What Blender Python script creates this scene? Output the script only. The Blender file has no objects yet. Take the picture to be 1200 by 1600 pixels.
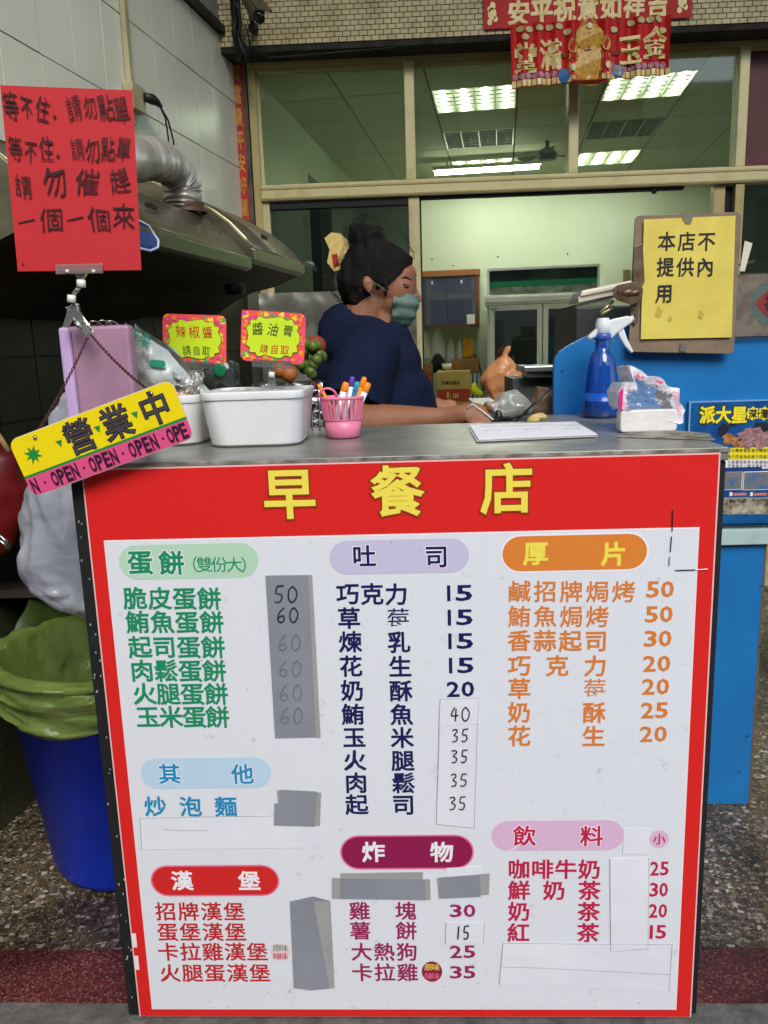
import bpy, bmesh, math, random
from mathutils import Vector as V, Matrix, noise
random.seed(7)
SC = bpy.context.scene
COL = SC.collection
R = math.radians
# ------------------------------------------------------------------ camera
FPX, PITCH, ROLL, YAW = 1260.0, .2003, -.0316, -.0405
CAM = V((.029, -1.23, 1.168))
_f = V((math.sin(YAW)*math.cos(PITCH), math.cos(YAW)*math.cos(PITCH), -math.sin(PITCH)))
_r = V((math.cos(YAW), -math.sin(YAW), 0)); _u = _r.cross(_f)
RT = _r*math.cos(ROLL)+_u*math.sin(ROLL); UP = -_r*math.sin(ROLL)+_u*math.cos(ROLL); FW = _f
cd = bpy.data.cameras.new('camera'); co = bpy.data.objects.new('camera', cd); COL.objects.link(co)
cd.sensor_fit = 'HORIZONTAL'; cd.sensor_width = 36; cd.lens = 36*FPX/1200
cd.clip_start = .05; cd.clip_end = 500
m = Matrix((RT, UP, -FW)).transposed().to_4x4(); m.translation = CAM; co.matrix_world = m
SC.camera = co
# ------------------------------------------------------------------ light
w = bpy.data.worlds.new('World'); SC.world = w; w.use_nodes = True
nt = w.node_tree; sky = nt.nodes.new('ShaderNodeTexSky'); sky.sky_type = 'NISHITA'; sky.sun_disc = False
SUN_EL, SUN_AZ = R(42), R(166)     # azimuth from +y clockwise: sun stands over the street, behind the viewer
sky.sun_elevation = SUN_EL; sky.sun_rotation = SUN_AZ; sky.air_density = 1.0; sky.dust_density = 1.0; sky.ozone_density = 2.0
nt.links.new(sky.outputs[0], nt.nodes['Background'].inputs[0]); nt.nodes['Background'].inputs[1].default_value = .14
sd = bpy.data.lights.new('sun', 'SUN'); so = bpy.data.objects.new('sun', sd); COL.objects.link(so)
sd.energy = 1.6; sd.angle = R(35); sd.color = (1, .96, .90)
dirv = V((math.sin(SUN_AZ)*math.cos(SUN_EL), math.cos(SUN_AZ)*math.cos(SUN_EL), math.sin(SUN_EL)))
so.rotation_euler = dirv.to_track_quat('Z', 'Y').to_euler(); so.location = dirv*8
SC.view_settings.view_transform = 'Standard'; SC.view_settings.look = 'None'; SC.view_settings.gamma = 1
SC.view_settings.use_curve_mapping = False; SC.view_settings.exposure = .83
SC.cycles.max_bounces = 8; SC.cycles.transparent_max_bounces = 16; SC.cycles.caustics_reflective = False
SC.cycles.caustics_refractive = False
# ------------------------------------------------------------------ measuring helpers (survey rays to real planes)
def ray(x, y): return RT*((x-600)/FPX)-UP*((y-800)/FPX)+FW
def at(x, y, Y): d = ray(x, y); return CAM+d*((Y-CAM.y)/d.y)
def atz(x, y, Z): d = ray(x, y); return CAM+d*((Z-CAM.z)/d.z)
def atp(x, y, p, n): d = ray(x, y); return CAM+d*((V(p)-CAM).dot(n)/d.dot(n))
# ------------------------------------------------------------------ materials
def S(r, g, b):
    f = lambda c: (c/255/12.92) if c/255 <= .04045 else ((c/255+.055)/1.055)**2.4
    return (f(r), f(g), f(b), 1)
MATS = {}
def M(name, c=None, rough=.5, metal=0, c2=None, sc=8, det=4, bump=0, bsc=60, spec=.5, aniso=None, coat=0, trans=0, ior=1.45, emit=0, lo=.35, hi=.65, alpha=1, sss=0, rv=0):
    if name in MATS: return MATS[name]
    m = bpy.data.materials.new(name); m.use_nodes = True; n = m.node_tree; b = n.nodes['Principled BSDF']
    I = b.inputs; I['Base Color'].default_value = c; I['Roughness'].default_value = rough; I['Metallic'].default_value = metal
    I['Specular IOR Level'].default_value = spec; I['Coat Weight'].default_value = coat; I['Transmission Weight'].default_value = trans
    I['IOR'].default_value = ior; I['Alpha'].default_value = alpha
    if sss: I['Subsurface Weight'].default_value = sss; I['Subsurface Radius'].default_value = (.02, .008, .004); I['Subsurface Scale'].default_value = .5
    if emit: I['Emission Color'].default_value = c; I['Emission Strength'].default_value = emit
    tc = n.nodes.new('ShaderNodeTexCoord'); mp = n.nodes.new('ShaderNodeMapping'); n.links.new(tc.outputs['Object'], mp.inputs[0])
    if aniso: mp.inputs['Scale'].default_value = aniso
    if c2 is not None:
        t = n.nodes.new('ShaderNodeTexNoise'); t.inputs['Scale'].default_value = sc; t.inputs['Detail'].default_value = det; t.inputs['Roughness'].default_value = .6
        rp = n.nodes.new('ShaderNodeValToRGB'); rp.color_ramp.elements[0].position = lo; rp.color_ramp.elements[1].position = hi
        rp.color_ramp.elements[0].color = c; rp.color_ramp.elements[1].color = c2
        n.links.new(mp.outputs[0], t.inputs[0]); n.links.new(t.outputs[0], rp.inputs[0]); n.links.new(rp.outputs[0], I['Base Color'])
        if rv:
            mr = n.nodes.new('ShaderNodeMapRange'); mr.inputs[3].default_value = rough-rv; mr.inputs[4].default_value = rough+rv
            n.links.new(t.outputs[0], mr.inputs[0]); n.links.new(mr.outputs[0], I['Roughness'])
    if bump:
        t2 = n.nodes.new('ShaderNodeTexNoise'); t2.inputs['Scale'].default_value = bsc; t2.inputs['Detail'].default_value = 5
        bp = n.nodes.new('ShaderNodeBump'); bp.inputs['Strength'].default_value = bump; bp.inputs['Distance'].default_value = .01
        n.links.new(mp.outputs[0], t2.inputs[0]); n.links.new(t2.outputs[0], bp.inputs['Height']); n.links.new(bp.outputs[0], I['Normal'])
    MATS[name] = m; return m
def glass(name, tint=(1, 1, 1, 1), refl=.12, rough=.02, haze=0, hazec=(.5, .55, .45, 1), bump=0, bsc=20):
    """thin sheet: clear pass-through, mirror reflection and a share of diffuse film"""
    if name in MATS: return MATS[name]
    m = bpy.data.materials.new(name); m.use_nodes = True; n = m.node_tree; n.nodes.remove(n.nodes['Principled BSDF'])
    o = n.nodes['Material Output']; tr = n.nodes.new('ShaderNodeBsdfTransparent'); tr.inputs[0].default_value = tint
    gl = n.nodes.new('ShaderNodeBsdfGlossy'); gl.inputs['Roughness'].default_value = rough
    fr = n.nodes.new('ShaderNodeFresnel'); fr.inputs[0].default_value = 1.45
    mu = n.nodes.new('ShaderNodeMath'); mu.operation = 'MULTIPLY_ADD'; mu.inputs[1].default_value = 1.0; mu.inputs[2].default_value = refl
    mu.use_clamp = True
    n.links.new(fr.outputs[0], mu.inputs[0]); mx = n.nodes.new('ShaderNodeMixShader')
    n.links.new(mu.outputs[0], mx.inputs[0]); n.links.new(tr.outputs[0], mx.inputs[1]); n.links.new(gl.outputs[0], mx.inputs[2])
    last = mx
    if haze:
        df = n.nodes.new('ShaderNodeBsdfDiffuse'); df.inputs[0].default_value = hazec
        tl = n.nodes.new('ShaderNodeBsdfTranslucent'); tl.inputs[0].default_value = hazec
        ad = n.nodes.new('ShaderNodeMixShader'); ad.inputs[0].default_value = .4; n.links.new(df.outputs[0], ad.inputs[1]); n.links.new(tl.outputs[0], ad.inputs[2])
        m2 = n.nodes.new('ShaderNodeMixShader'); m2.inputs[0].default_value = haze
        n.links.new(mx.outputs[0], m2.inputs[1]); n.links.new(ad.outputs[0], m2.inputs[2]); last = m2
    if bump:
        tc = n.nodes.new('ShaderNodeTexCoord'); t2 = n.nodes.new('ShaderNodeTexNoise'); t2.inputs['Scale'].default_value = bsc; t2.inputs['Detail'].default_value = 4
        bp = n.nodes.new('ShaderNodeBump'); bp.inputs['Strength'].default_value = bump; bp.inputs['Distance'].default_value = .01
        n.links.new(tc.outputs['Object'], t2.inputs[0]); n.links.new(t2.outputs[0], bp.inputs['Height']); n.links.new(bp.outputs[0], gl.inputs['Normal'])
        if haze: n.links.new(bp.outputs[0], df.inputs['Normal'])
    n.links.new(last.outputs[0], o.inputs[0]); MATS[name] = m; return m
def stone(name, base, base2, ramp, scale, cover, rough=.35, bump=.15):
    """terrazzo: chips of stone of several colours set in a matrix"""
    m = bpy.data.materials.new(name); m.use_nodes = True; n = m.node_tree; b = n.nodes['Principled BSDF']; b.inputs['Roughness'].default_value = rough
    tc = n.nodes.new('ShaderNodeTexCoord'); mp = n.nodes.new('ShaderNodeMapping'); mp.inputs['Scale'].default_value = (1, 1.15, 1); n.links.new(tc.outputs['Object'], mp.inputs[0])
    wn = n.nodes.new('ShaderNodeTexNoise'); wn.inputs['Scale'].default_value = scale*.8; n.links.new(mp.outputs[0], wn.inputs[0])
    mxv = n.nodes.new('ShaderNodeMixRGB'); mxv.blend_type = 'LINEAR_LIGHT'; mxv.inputs[0].default_value = .35/scale; n.links.new(mp.outputs[0], mxv.inputs[1]); n.links.new(wn.outputs['Color'], mxv.inputs[2])
    last = None
    bn = n.nodes.new('ShaderNodeTexNoise'); bn.inputs['Scale'].default_value = 6; bn.inputs['Detail'].default_value = 8; n.links.new(mp.outputs[0], bn.inputs[0])
    rb = n.nodes.new('ShaderNodeValToRGB'); rb.color_ramp.elements[0].color = base; rb.color_ramp.elements[1].color = base2
    rb.color_ramp.elements[0].position = .35; rb.color_ramp.elements[1].position = .65; n.links.new(bn.outputs[0], rb.inputs[0]); last = rb.outputs[0]
    for s, cv in ((scale*2.6, cover*.8), (scale, cover)):
        v1 = n.nodes.new('ShaderNodeTexVoronoi'); v1.inputs['Scale'].default_value = s; v2 = n.nodes.new('ShaderNodeTexVoronoi'); v2.feature = 'DISTANCE_TO_EDGE'; v2.inputs['Scale'].default_value = s
        n.links.new(mxv.outputs[0], v1.inputs[0]); n.links.new(mxv.outputs[0], v2.inputs[0])
        sp = n.nodes.new('ShaderNodeSeparateColor'); n.links.new(v1.outputs['Color'], sp.inputs[0])
        rc = n.nodes.new('ShaderNodeValToRGB'); rc.color_ramp.interpolation = 'CONSTANT'
        while len(rc.color_ramp.elements) < len(ramp): rc.color_ramp.elements.new(.5)
        for i, c in enumerate(ramp): rc.color_ramp.elements[i].position = i/len(ramp); rc.color_ramp.elements[i].color = c
        n.links.new(sp.outputs[0], rc.inputs[0])
        g1 = n.nodes.new('ShaderNodeMath'); g1.operation = 'LESS_THAN'; g1.inputs[1].default_value = cv; n.links.new(sp.outputs[1], g1.inputs[0])
        g2 = n.nodes.new('ShaderNodeMath'); g2.operation = 'GREATER_THAN'; g2.inputs[1].default_value = .07; n.links.new(v2.outputs[0], g2.inputs[0])
        g3 = n.nodes.new('ShaderNodeMath'); g3.operation = 'MULTIPLY'; n.links.new(g1.outputs[0], g3.inputs[0]); n.links.new(g2.outputs[0], g3.inputs[1])
        mx = n.nodes.new('ShaderNodeMixRGB'); n.links.new(g3.outputs[0], mx.inputs[0]); n.links.new(last, mx.inputs[1]); n.links.new(rc.outputs[0], mx.inputs[2]); last = mx.outputs[0]
    # worn-in dirt
    dn = n.nodes.new('ShaderNodeTexNoise'); dn.inputs['Scale'].default_value = 3.5; dn.inputs['Detail'].default_value = 9; n.links.new(mp.outputs[0], dn.inputs[0])
    dr = n.nodes.new('ShaderNodeValToRGB'); dr.color_ramp.elements[0].color = (.45, .42, .38, 1); dr.color_ramp.elements[1].color = (1, 1, 1, 1); dr.color_ramp.elements[0].position = .38; dr.color_ramp.elements[1].position = .58
    n.links.new(dn.outputs[0], dr.inputs[0]); mm = n.nodes.new('ShaderNodeMixRGB'); mm.blend_type = 'MULTIPLY'; mm.inputs[0].default_value = 1; n.links.new(last, mm.inputs[1]); n.links.new(dr.outputs[0], mm.inputs[2])
    n.links.new(mm.outputs[0], b.inputs['Base Color'])
    bp = n.nodes.new('ShaderNodeBump'); bp.inputs['Strength'].default_value = bump; bp.inputs['Distance'].default_value = .004; n.links.new(bn.outputs[0], bp.inputs['Height']); n.links.new(bp.outputs[0], b.inputs['Normal'])
    MATS[name] = m; return m
# ------------------------------------------------------------------ mesh builder
class MB:
    def __init__(s): s.v = []; s.f = []; s.mi = []; s.cur = 0
    def add(s, vs, fs):
        k = len(s.v); s.v += [V(p) for p in vs]; s.f += [tuple(i+k for i in f) for f in fs]; s.mi += [s.cur]*len(fs); return s
    def box(s, x0, x1, y0, y1, z0, z1):
        return s.add([(x0,y0,z0),(x1,y0,z0),(x1,y1,z0),(x0,y1,z0),(x0,y0,z1),(x1,y0,z1),(x1,y1,z1),(x0,y1,z1)],
                     [(0,3,2,1),(4,5,6,7),(0,1,5,4),(1,2,6,5),(2,3,7,6),(3,0,4,7)])
    def fbox(s, F, x0, x1, y0, y1, z0, z1):     # box in a frame function F(a,b,c)
        return s.add([F(a,b,c) for a,b,c in [(x0,y0,z0),(x1,y0,z0),(x1,y1,z0),(x0,y1,z0),(x0,y0,z1),(x1,y0,z1),(x1,y1,z1),(x0,y1,z1)]],
                     [(0,3,2,1),(4,5,6,7),(0,1,5,4),(1,2,6,5),(2,3,7,6),(3,0,4,7)])
    def quad(s, *p): return s.add(p, [tuple(range(len(p)))])
    def slab(s, pts, d):                        # flat polygon given thickness vector d
        n = len(pts); d = V(d)
        return s.add([V(p) for p in pts]+[V(p)+d for p in pts], [tuple(range(n)), tuple(range(2*n-1, n-1, -1))]+[(i, i+n, (i+1) % n+n, (i+1) % n) for i in range(n)])
    def bar(s, a, b, wd, up=(0, 0, 1), h=None):
        a = V(a); b = V(b); t = (b-a).normalized(); x = t.cross(V(up)).normalized(); z = x.cross(t); h = h or wd
        c = [x*wd/2+z*h/2, -x*wd/2+z*h/2, -x*wd/2-z*h/2, x*wd/2-z*h/2]
        return s.add([a+q for q in c]+[b+q for q in c], [(3,2,1,0),(4,5,6,7)]+[(i,(i+1)%4,(i+1)%4+4,i+4) for i in range(4)])
    def tube(s, path, r, seg=8, cap=True, squash=1):
        P = [V(p) for p in path]; n = len(P); rr = r if isinstance(r, (list, tuple)) else [r]*n
        up = V((.13, .2, .97)); vs = []; fs = []
        t0 = (P[1]-P[0]).normalized(); x = t0.cross(up); x = x.normalized() if x.length > .1 else t0.cross(V((1, 0, 0))).normalized()
        for i in range(n):
            t = (P[min(i+1, n-1)]-P[max(i-1, 0)]).normalized(); x = (x-t*x.dot(t)).normalized(); y = t.cross(x)
            for j in range(seg):
                a = 2*math.pi*j/seg; vs.append(P[i]+x*math.cos(a)*rr[i]+y*math.sin(a)*rr[i]*squash)
        for i in range(n-1):
            for j in range(seg): fs.append((i*seg+j, i*seg+(j+1) % seg, (i+1)*seg+(j+1) % seg, (i+1)*seg+j))
        if cap: fs += [tuple(range(seg-1, -1, -1)), tuple((n-1)*seg+j for j in range(seg))]
        return s.add(vs, fs)
    def lathe(s, c, prof, seg=24, sx=1, sy=1, cap=False):
        c = V(c); vs = []; fs = []; n = len(prof)
        for r, z in prof:
            for j in range(seg): a = 2*math.pi*j/seg; vs.append(c+V((r*sx*math.cos(a), r*sy*math.sin(a), z)))
        for i in range(n-1):
            for j in range(seg): fs.append((i*seg+j, i*seg+(j+1) % seg, (i+1)*seg+(j+1) % seg, (i+1)*seg+j))
        if cap: fs += [tuple(range(seg-1, -1, -1)), tuple((n-1)*seg+j for j in range(seg))]
        return s.add(vs, fs)
    def ball(s, c, r, seg=12, rings=8, M3=None):
        c = V(c); r = (r, r, r) if not isinstance(r, (tuple, list)) else r; vs = []; fs = []
        for i in range(rings+1):
            a = math.pi*i/rings
            for j in range(seg):
                b = 2*math.pi*j/seg; p = V((r[0]*math.sin(a)*math.cos(b), r[1]*math.sin(a)*math.sin(b), r[2]*math.cos(a)))
                if M3: p = M3 @ p
                vs.append(c+p)
        for i in range(rings):
            for j in range(seg): fs.append((i*seg+j, (i+1)*seg+j, (i+1)*seg+(j+1) % seg, i*seg+(j+1) % seg))
        return s.add(vs, fs)
    def limb(s, pts, seg=12):                   # overlapping balls along a path [(p, r)...], for remeshing
        for (a, ra), (b, rb) in zip(pts[:-1], pts[1:]):
            a = V(a); b = V(b); L = (b-a).length; n = max(2, int(L/(min(ra, rb)*.3))+1)
            for i in range(n+1):
                t = i/n; s.ball(a.lerp(b, t), ra+(rb-ra)*t, seg, 8)
        return s
    def grid(s, fn, nu, nv):
        vs = [fn(i/nu, j/nv) for j in range(nv+1) for i in range(nu+1)]
        return s.add(vs, [(j*(nu+1)+i, j*(nu+1)+i+1, (j+1)*(nu+1)+i+1, (j+1)*(nu+1)+i) for j in range(nv) for i in range(nu)])
def wpos(o):
    p = V((0, 0, 0))
    while o: p += o.location; o = o.parent
    return p
def mesh_of(name, mb, mats, parent, smooth):
    off = wpos(parent)
    me = bpy.data.meshes.new(name); me.from_pydata([p-off for p in mb.v], [], mb.f)
    for mm in (mats if isinstance(mats, list) else [mats]): me.materials.append(mm)
    me.polygons.foreach_set('material_index', mb.mi)
    if smooth: me.polygons.foreach_set('use_smooth', [True]*len(me.polygons))
    me.update(); return me
def obj(name, mb, mats, parent=None, smooth=False, kind=None, label=None, cat=None, group=None, bevel=0, solid=0, subd=0):
    me = mesh_of(name, mb, mats, parent, smooth)
    o = bpy.data.objects.new(name, me); COL.objects.link(o)
    if parent: o.parent = parent
    if kind: o['kind'] = kind
    if label: o['label'] = label
    if cat: o['category'] = cat
    if group: o['group'] = group
    if solid: md = o.modifiers.new('s', 'SOLIDIFY'); md.thickness = solid; md.offset = 0
    if subd: md = o.modifiers.new('u', 'SUBSURF'); md.levels = subd; md.render_levels = subd
    if bevel: md = o.modifiers.new('b', 'BEVEL'); md.width = bevel; md.segments = 2; md.limit_method = 'ANGLE'; md.angle_limit = R(40)
    return o
def thing(name, label, cat, loc, group=None):
    o = bpy.data.objects.new(name, None); o.empty_display_size = .05; COL.objects.link(o); o.location = V(loc)
    o['label'] = label; o['category'] = cat
    if group: o['group'] = group
    return o
def remesh(mb, vox, smooth=4, cut=None, fn=None):
    me = bpy.data.meshes.new('tmp'); me.from_pydata(mb.v, [], mb.f); o = bpy.data.objects.new('tmp', me); COL.objects.link(o)
    md = o.modifiers.new('r', 'REMESH'); md.mode = 'VOXEL'; md.voxel_size = vox
    if smooth: ms = o.modifiers.new('s', 'SMOOTH'); ms.iterations = smooth; ms.factor = .5
    dg = bpy.context.evaluated_depsgraph_get(); dg.update(); e = bpy.data.meshes.new_from_object(o.evaluated_get(dg))
    if cut:
        bm = bmesh.new(); bm.from_mesh(e)
        for p, n in cut:
            r = bmesh.ops.bisect_plane(bm, geom=bm.verts[:]+bm.edges[:]+bm.faces[:], plane_co=p, plane_no=n, clear_outer=True)
            ed = [g for g in r['geom_cut'] if isinstance(g, bmesh.types.BMEdge)]
            bmesh.ops.holes_fill(bm, edges=ed, sides=0)
        bm.to_mesh(e); bm.free()
    out = MB(); out.add([fn(v.co.copy()) if fn else v.co.copy() for v in e.vertices], [tuple(p.vertices) for p in e.polygons])
    bpy.data.objects.remove(o); return out
# ------------------------------------------------------------------ lettering
GL = {}
def glyph(ch, bev):
    k = (ch, bev)
    if k in GL: return GL[k]
    c = bpy.data.curves.new('g', 'FONT'); c.body = ch; c.size = 1; c.resolution_u = 2 if ch != '莓' else 1
    if bev: c.bevel_depth = bev; c.bevel_resolution = 0
    o = bpy.data.objects.new('g', c); COL.objects.link(o); dg = bpy.context.evaluated_depsgraph_get(); dg.update()
    me = bpy.data.meshes.new_from_object(o.evaluated_get(dg)); bpy.data.objects.remove(o)
    vs = [v.co.copy() for v in me.vertices]; fs = [tuple(p.vertices) for p in me.polygons]
    if bev: # keep the front half of the thickened outline only
        keep = [f for f in fs if sum(vs[i].z for i in f)/len(f) > -bev*.3]
        fs = keep
    xs = [v.x for v in vs] or [0, 1]; ys = [v.y for v in vs] or [0, 1]
    GL[k] = (vs, fs, (min(xs), max(xs), min(ys), max(ys))); return GL[k]
def put(mb, ch, c, ux, uy, w, h=None, bev=.02, lift=.0006, jit=0, tight=False):
    """place one character centred at c in the plane of unit vectors ux, uy"""
    vs, fs, bb = glyph(ch, bev)
    if not vs: return
    if ord(ch) > 0x2e80 and not tight: cx, cy, sw = .5, .38, w/.95; sh = (h or w)/.95
    else: cx, cy = (bb[0]+bb[1])/2, (bb[2]+bb[3])/2; sw = w/max(bb[1]-bb[0], .01); sh = (h or w)/max(bb[3]-bb[2], .01)
    nn = ux.cross(uy); a = random.uniform(-1, 1)*jit*.12; sx = random.uniform(-1, 1)*jit*.15; s0 = random.random()*50; js = 1+random.uniform(-.08, .08)*jit
    out = []
    for v in vs:
        x = (v.x-cx)*js; y = (v.y-cy)*js
        if jit:
            x += noise.noise(V((v.x*2.2, v.y*2.2, s0)))*.055*jit; y += noise.noise(V((v.x*2.2+9, v.y*2.2, s0)))*.055*jit; x += y*sx
            x, y = x*math.cos(a)-y*math.sin(a), x*math.sin(a)+y*math.cos(a)
        out.append(c+ux*(x*sw)+uy*(y*sh)+nn*(lift+v.z*.002))
    mb.add(out, fs)
class Face:
    """a flat face standing in the world: p on it, n outward normal"""
    def __init__(s, p, n): s.p = V(p); s.n = V(n).normalized()
    def at(s, x, y, lift=0): return atp(x, y, s.p+s.n*lift, s.n)
    def frame(s, x0, y0, x1, y1):
        a = s.at(x0, y0); b = s.at(x1, y1); u = (b-a).normalized(); return a, b, u, s.n.cross(u)
    def row(s, mb, txt, x0, x1, y0, y1=None, sz=34, h=None, bev=.02, lift=.0006, jit=0, flat=None):
        y1 = y0 if y1 is None else y1
        a, b, u, v = s.frame(x0, y0, x1, y1)
        if flat: u, v = flat
        k = (b-a).length/math.hypot(x1-x0, y1-y0); w = sz*k; n = len(txt)
        a = a+u*w/2; b = b-u*w/2
        for i, ch in enumerate(txt):
            if ch in ' \u3000': continue
            c = a.lerp(b, i/max(n-1, 1)) if n > 1 else (a+b)/2
            put(mb, ch, c, u, v, w, (h*k if h else None), bev, lift, jit)
    def num(s, mb, txt, x0, x1, y, h, bev=.028, lift=.0006, flat=None, jit=0):
        a, b, u, v = s.frame(x0, y, x1, y)
        if flat: u, v = flat
        k = (b-a).length/(x1-x0); ws = [(.55 if c == '1' else 1) for c in txt]; tot = sum(ws); gap = .14; W = (b-a).length
        unit = W/(tot+gap*(len(txt)-1)); x = 0
        for ch, q in zip(txt, ws):
            g_ = glyph(ch, bev)[2]; nat = h*k*(g_[1]-g_[0])/(g_[3]-g_[2])
            put(mb, ch, a+u*(x+unit*q/2), u, v, nat*1.05 if ch == '1' else unit*q, h*k, bev, lift, jit); x += unit*(q+gap)
    def poly(s, mb, pts, lift=.0004):
        return mb.quad(*[s.at(x, y)+s.n*lift for x, y in pts])
def pill(c, u, v, L, H, lift, n):
    pts = []; r = H/2
    if L < H*1.3: return [c+u*(L/2*math.cos(a*.2618))+v*(r*math.sin(a*.2618))+n*lift for a in range(24)]
    for k in range(13): a = -math.pi/2+math.pi*k/12; pts.append(c+u*(L/2-r+r*math.cos(a))+v*(r*math.sin(a))+n*lift)
    for k in range(13): a = math.pi/2+math.pi*k/12; pts.append(c+u*(-L/2+r+r*math.cos(a))+v*(r*math.sin(a))+n*lift)
    return pts
def rrect(c, u, v, L, H, r, lift, n, seg=4):
    pts = []
    for sx, sy, a0 in ((1, -1, -90), (1, 1, 0), (-1, 1, 90), (-1, -1, 180)):
        for k in range(seg+1): a = R(a0+90*k/seg); pts.append(c+u*(sx*(L/2-r)+r*math.cos(a))+v*(sy*(H/2-r)+r*math.sin(a))+n*lift)
    return pts
def pen(mb, pts, r, seg=5): mb.tube(pts, r, seg)
# =================================================================== SETTING
XW = .2
terr = stone('terrazzo', S(90,76,54), S(68,58,42), [S(150,140,122), S(112,98,78), S(66,58,50), S(186,176,160), S(124,100,74), S(48,46,42), S(118,110,98)], 92, .52, .42)
redt = stone('red_terrazzo', S(104,42,42), S(76,32,32), [S(158,98,88), S(48,22,22), S(116,54,50), S(84,36,36), S(138,84,76)], 240, .5, .5, .6)
conc = M('concrete', S(120,114,108), .85, c2=S(84,80,76), sc=14, det=10, bump=.7, bsc=40)
asph = M('asphalt', S(72,72,72), .9, c2=S(56,56,57), sc=30, bump=.5, bsc=200)
obj('terrazzo_floor', MB().box(-3.5, 6, .165, 2.72, -.1, 0), terr, kind='structure')
obj('red_threshold', MB().box(-3.5, 6, .035, .165, -.1, -.001), redt, kind='structure')
g = MB().grid(lambda a, b: V((-3.5+9.5*a, -4.2+4.235*b, -.006+.004*noise.noise(V((a*60, b*40, 0))))), 190, 90)
obj('pavement', g, conc, kind='structure', smooth=True)
obj('gutter_joint', MB().box(-3.5, -.47, -.055, -.032, -.02, .0015), M('joint', S(58,60,66), .6, c2=S(40,40,44), sc=20), kind='structure')
obj('road', MB().quad((-200, -200, -.12), (200, -200, -.12), (200, -4.2, -.12), (-200, -4.2, -.12)), asph, kind='structure')
obj('kerb', MB().box(-60, 60, -4.35, -4.19, -.12, -.004), conc, kind='structure')
plas = M('old_plaster', S(150,150,140), .9, c2=S(120,120,110), sc=3, bump=.2, bsc=30)
obj('arcade_ceiling', MB().box(-4, 6.5, -.7, 2.7, 4.8, 4.9), plas, kind='structure')  # unseen cover, added and sized so daylight comes mainly from the street side
zb_lin = at(600, 63, 2.45).z-.02
# left wall of large glazed tiles
WA = V((-.725, 2.6, 0)); WD = V((-.1564, -.9877, 0)); WN = V((.9877, -.1564, 0))
def WL(t, s, z): return WA+WD*t+WN*s+V((0, 0, z))
wall_m = M('grout_dark', S(70,68,60), .9)
lw = obj('left_wall', MB().fbox(lambda a, b, c: WL(a, b, c), -.02, 4.2, -.12, -.004, -.1, 4.8), wall_m, kind='structure')
tile_m = M('glazed_tile', S(222,221,200), .22, c2=S(213,212,190), sc=2.2, bump=.04, bsc=9, rv=.08)
tile_d = M('greasy_tile', S(62,64,46), .35, c2=S(44,45,32), sc=5, bump=.08, bsc=12, rv=.1)  # darker green-grey tile for the lower rows
JT = [i*.1762-.085 for i in range(0, 25)]; JZ = [.0, .2, .47, .74, 1.01, 1.175, 1.44, 1.708, 1.976, 2.243, 2.475]
tb = {}
for i in range(len(JT)-1):
    for j in range(len(JZ)-1):
        g = .0023; dz = random.uniform(-.0008, .0008)
        a0 = max(JT[i], 0)+g; a1 = JT[i+1]-g
        if a1 < .02: continue
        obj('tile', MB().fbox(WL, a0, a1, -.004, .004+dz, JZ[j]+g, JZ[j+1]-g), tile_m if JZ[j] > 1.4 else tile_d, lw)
obj('upper_plaster', MB().fbox(WL, .0, 4.2, -.004, .004, 2.505, 4.8), M('upper_plaster', S(150,152,140), .8, c2=S(128,130,118), sc=3), lw)
obj('trim_rail', MB().fbox(WL, .0, 4.2, -.004, .03, 2.476, 2.504), M('rail_dark', S(38,36,30), .5), lw)
# =================================================================== SHOPFRONT
WY = 2.6
alu = M('anodised_frame', S(184,168,112), .42, metal=.25, c2=S(168,152,98), sc=5, det=8, bump=.06, bsc=60, rv=.12)
alu2 = M('frame_pale', S(204,192,142), .4, metal=.2, c2=S(178,164,116), sc=9, lo=.5, hi=.75, det=8)
dark = M('dark_seal', S(22,20,18), .7)
zt = at(600, 100, WY).z; z1 = at(800, 276, WY).z; z0 = at(800, 301, WY).z; zu = at(600, 84, WY).z
sf = thing('shopfront_window', 'large anodised aluminium shopfront window frame with upper panes behind the woman', 'window', (.4, WY, 0))
xL0, xL1 = at(392, 200, WY).x, at(404, 200, WY).x
x10, x11 = at(632, 180, WY).x, at(648, 180, WY).x
x20, x21 = at(887, 180, WY).x, at(903, 180, WY).x
x30, x31 = at(1150, 160, WY).x, at(1166, 160, WY).x
xr = 3.4; T = .05
obj('left_post', MB().box(xL0, xL1, WY-.02, WY+T, 0, zt+.0), alu, sf, bevel=.003)
obj('left_bead', MB().box(xL1, xL1+.012, WY+.005, WY+.03, z1, zt), alu2, sf)
obj('top_rail', MB().box(xL0, xr, WY-.022, WY+T, zt, zu+.02).box(xL1, xr, WY-.008, WY+.03, zt-.014, zt), alu, sf, bevel=.002)
obj('transom', MB().box(xL1, xr, WY-.03, WY+T, z0, z1), alu2, sf, bevel=.003)
obj('transom_lip', MB().box(xL1, xr, WY-.034, WY-.03, z1-.02, z1-.012).box(xL1, xr, WY-.034, WY-.03, z0+.006, z0+.012), alu, sf)
for a, b in ((x10, x11), (x20, x21), (x30, x31)):
    obj('mullion', MB().box(a, b, WY-.025, WY+T, z1, zt), alu2, sf, bevel=.004)
pane = glass('old_pane', (.80, .86, .76, 1), .03, .03, .10, (.30, .34, .24, 1))
for a, b in ((xL1, x10), (x11, x20), (x21, x30)):
    obj('upper_pane', MB().box(a, b, WY+.012, WY+.018, z1, zt), pane, sf)
obj('red_panel', MB().box(x31, xr, WY+.01, WY+.03, z1, zt), M('maroon_board', S(96,42,34), .5, c2=S(78,34,28), sc=6), sf)
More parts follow.
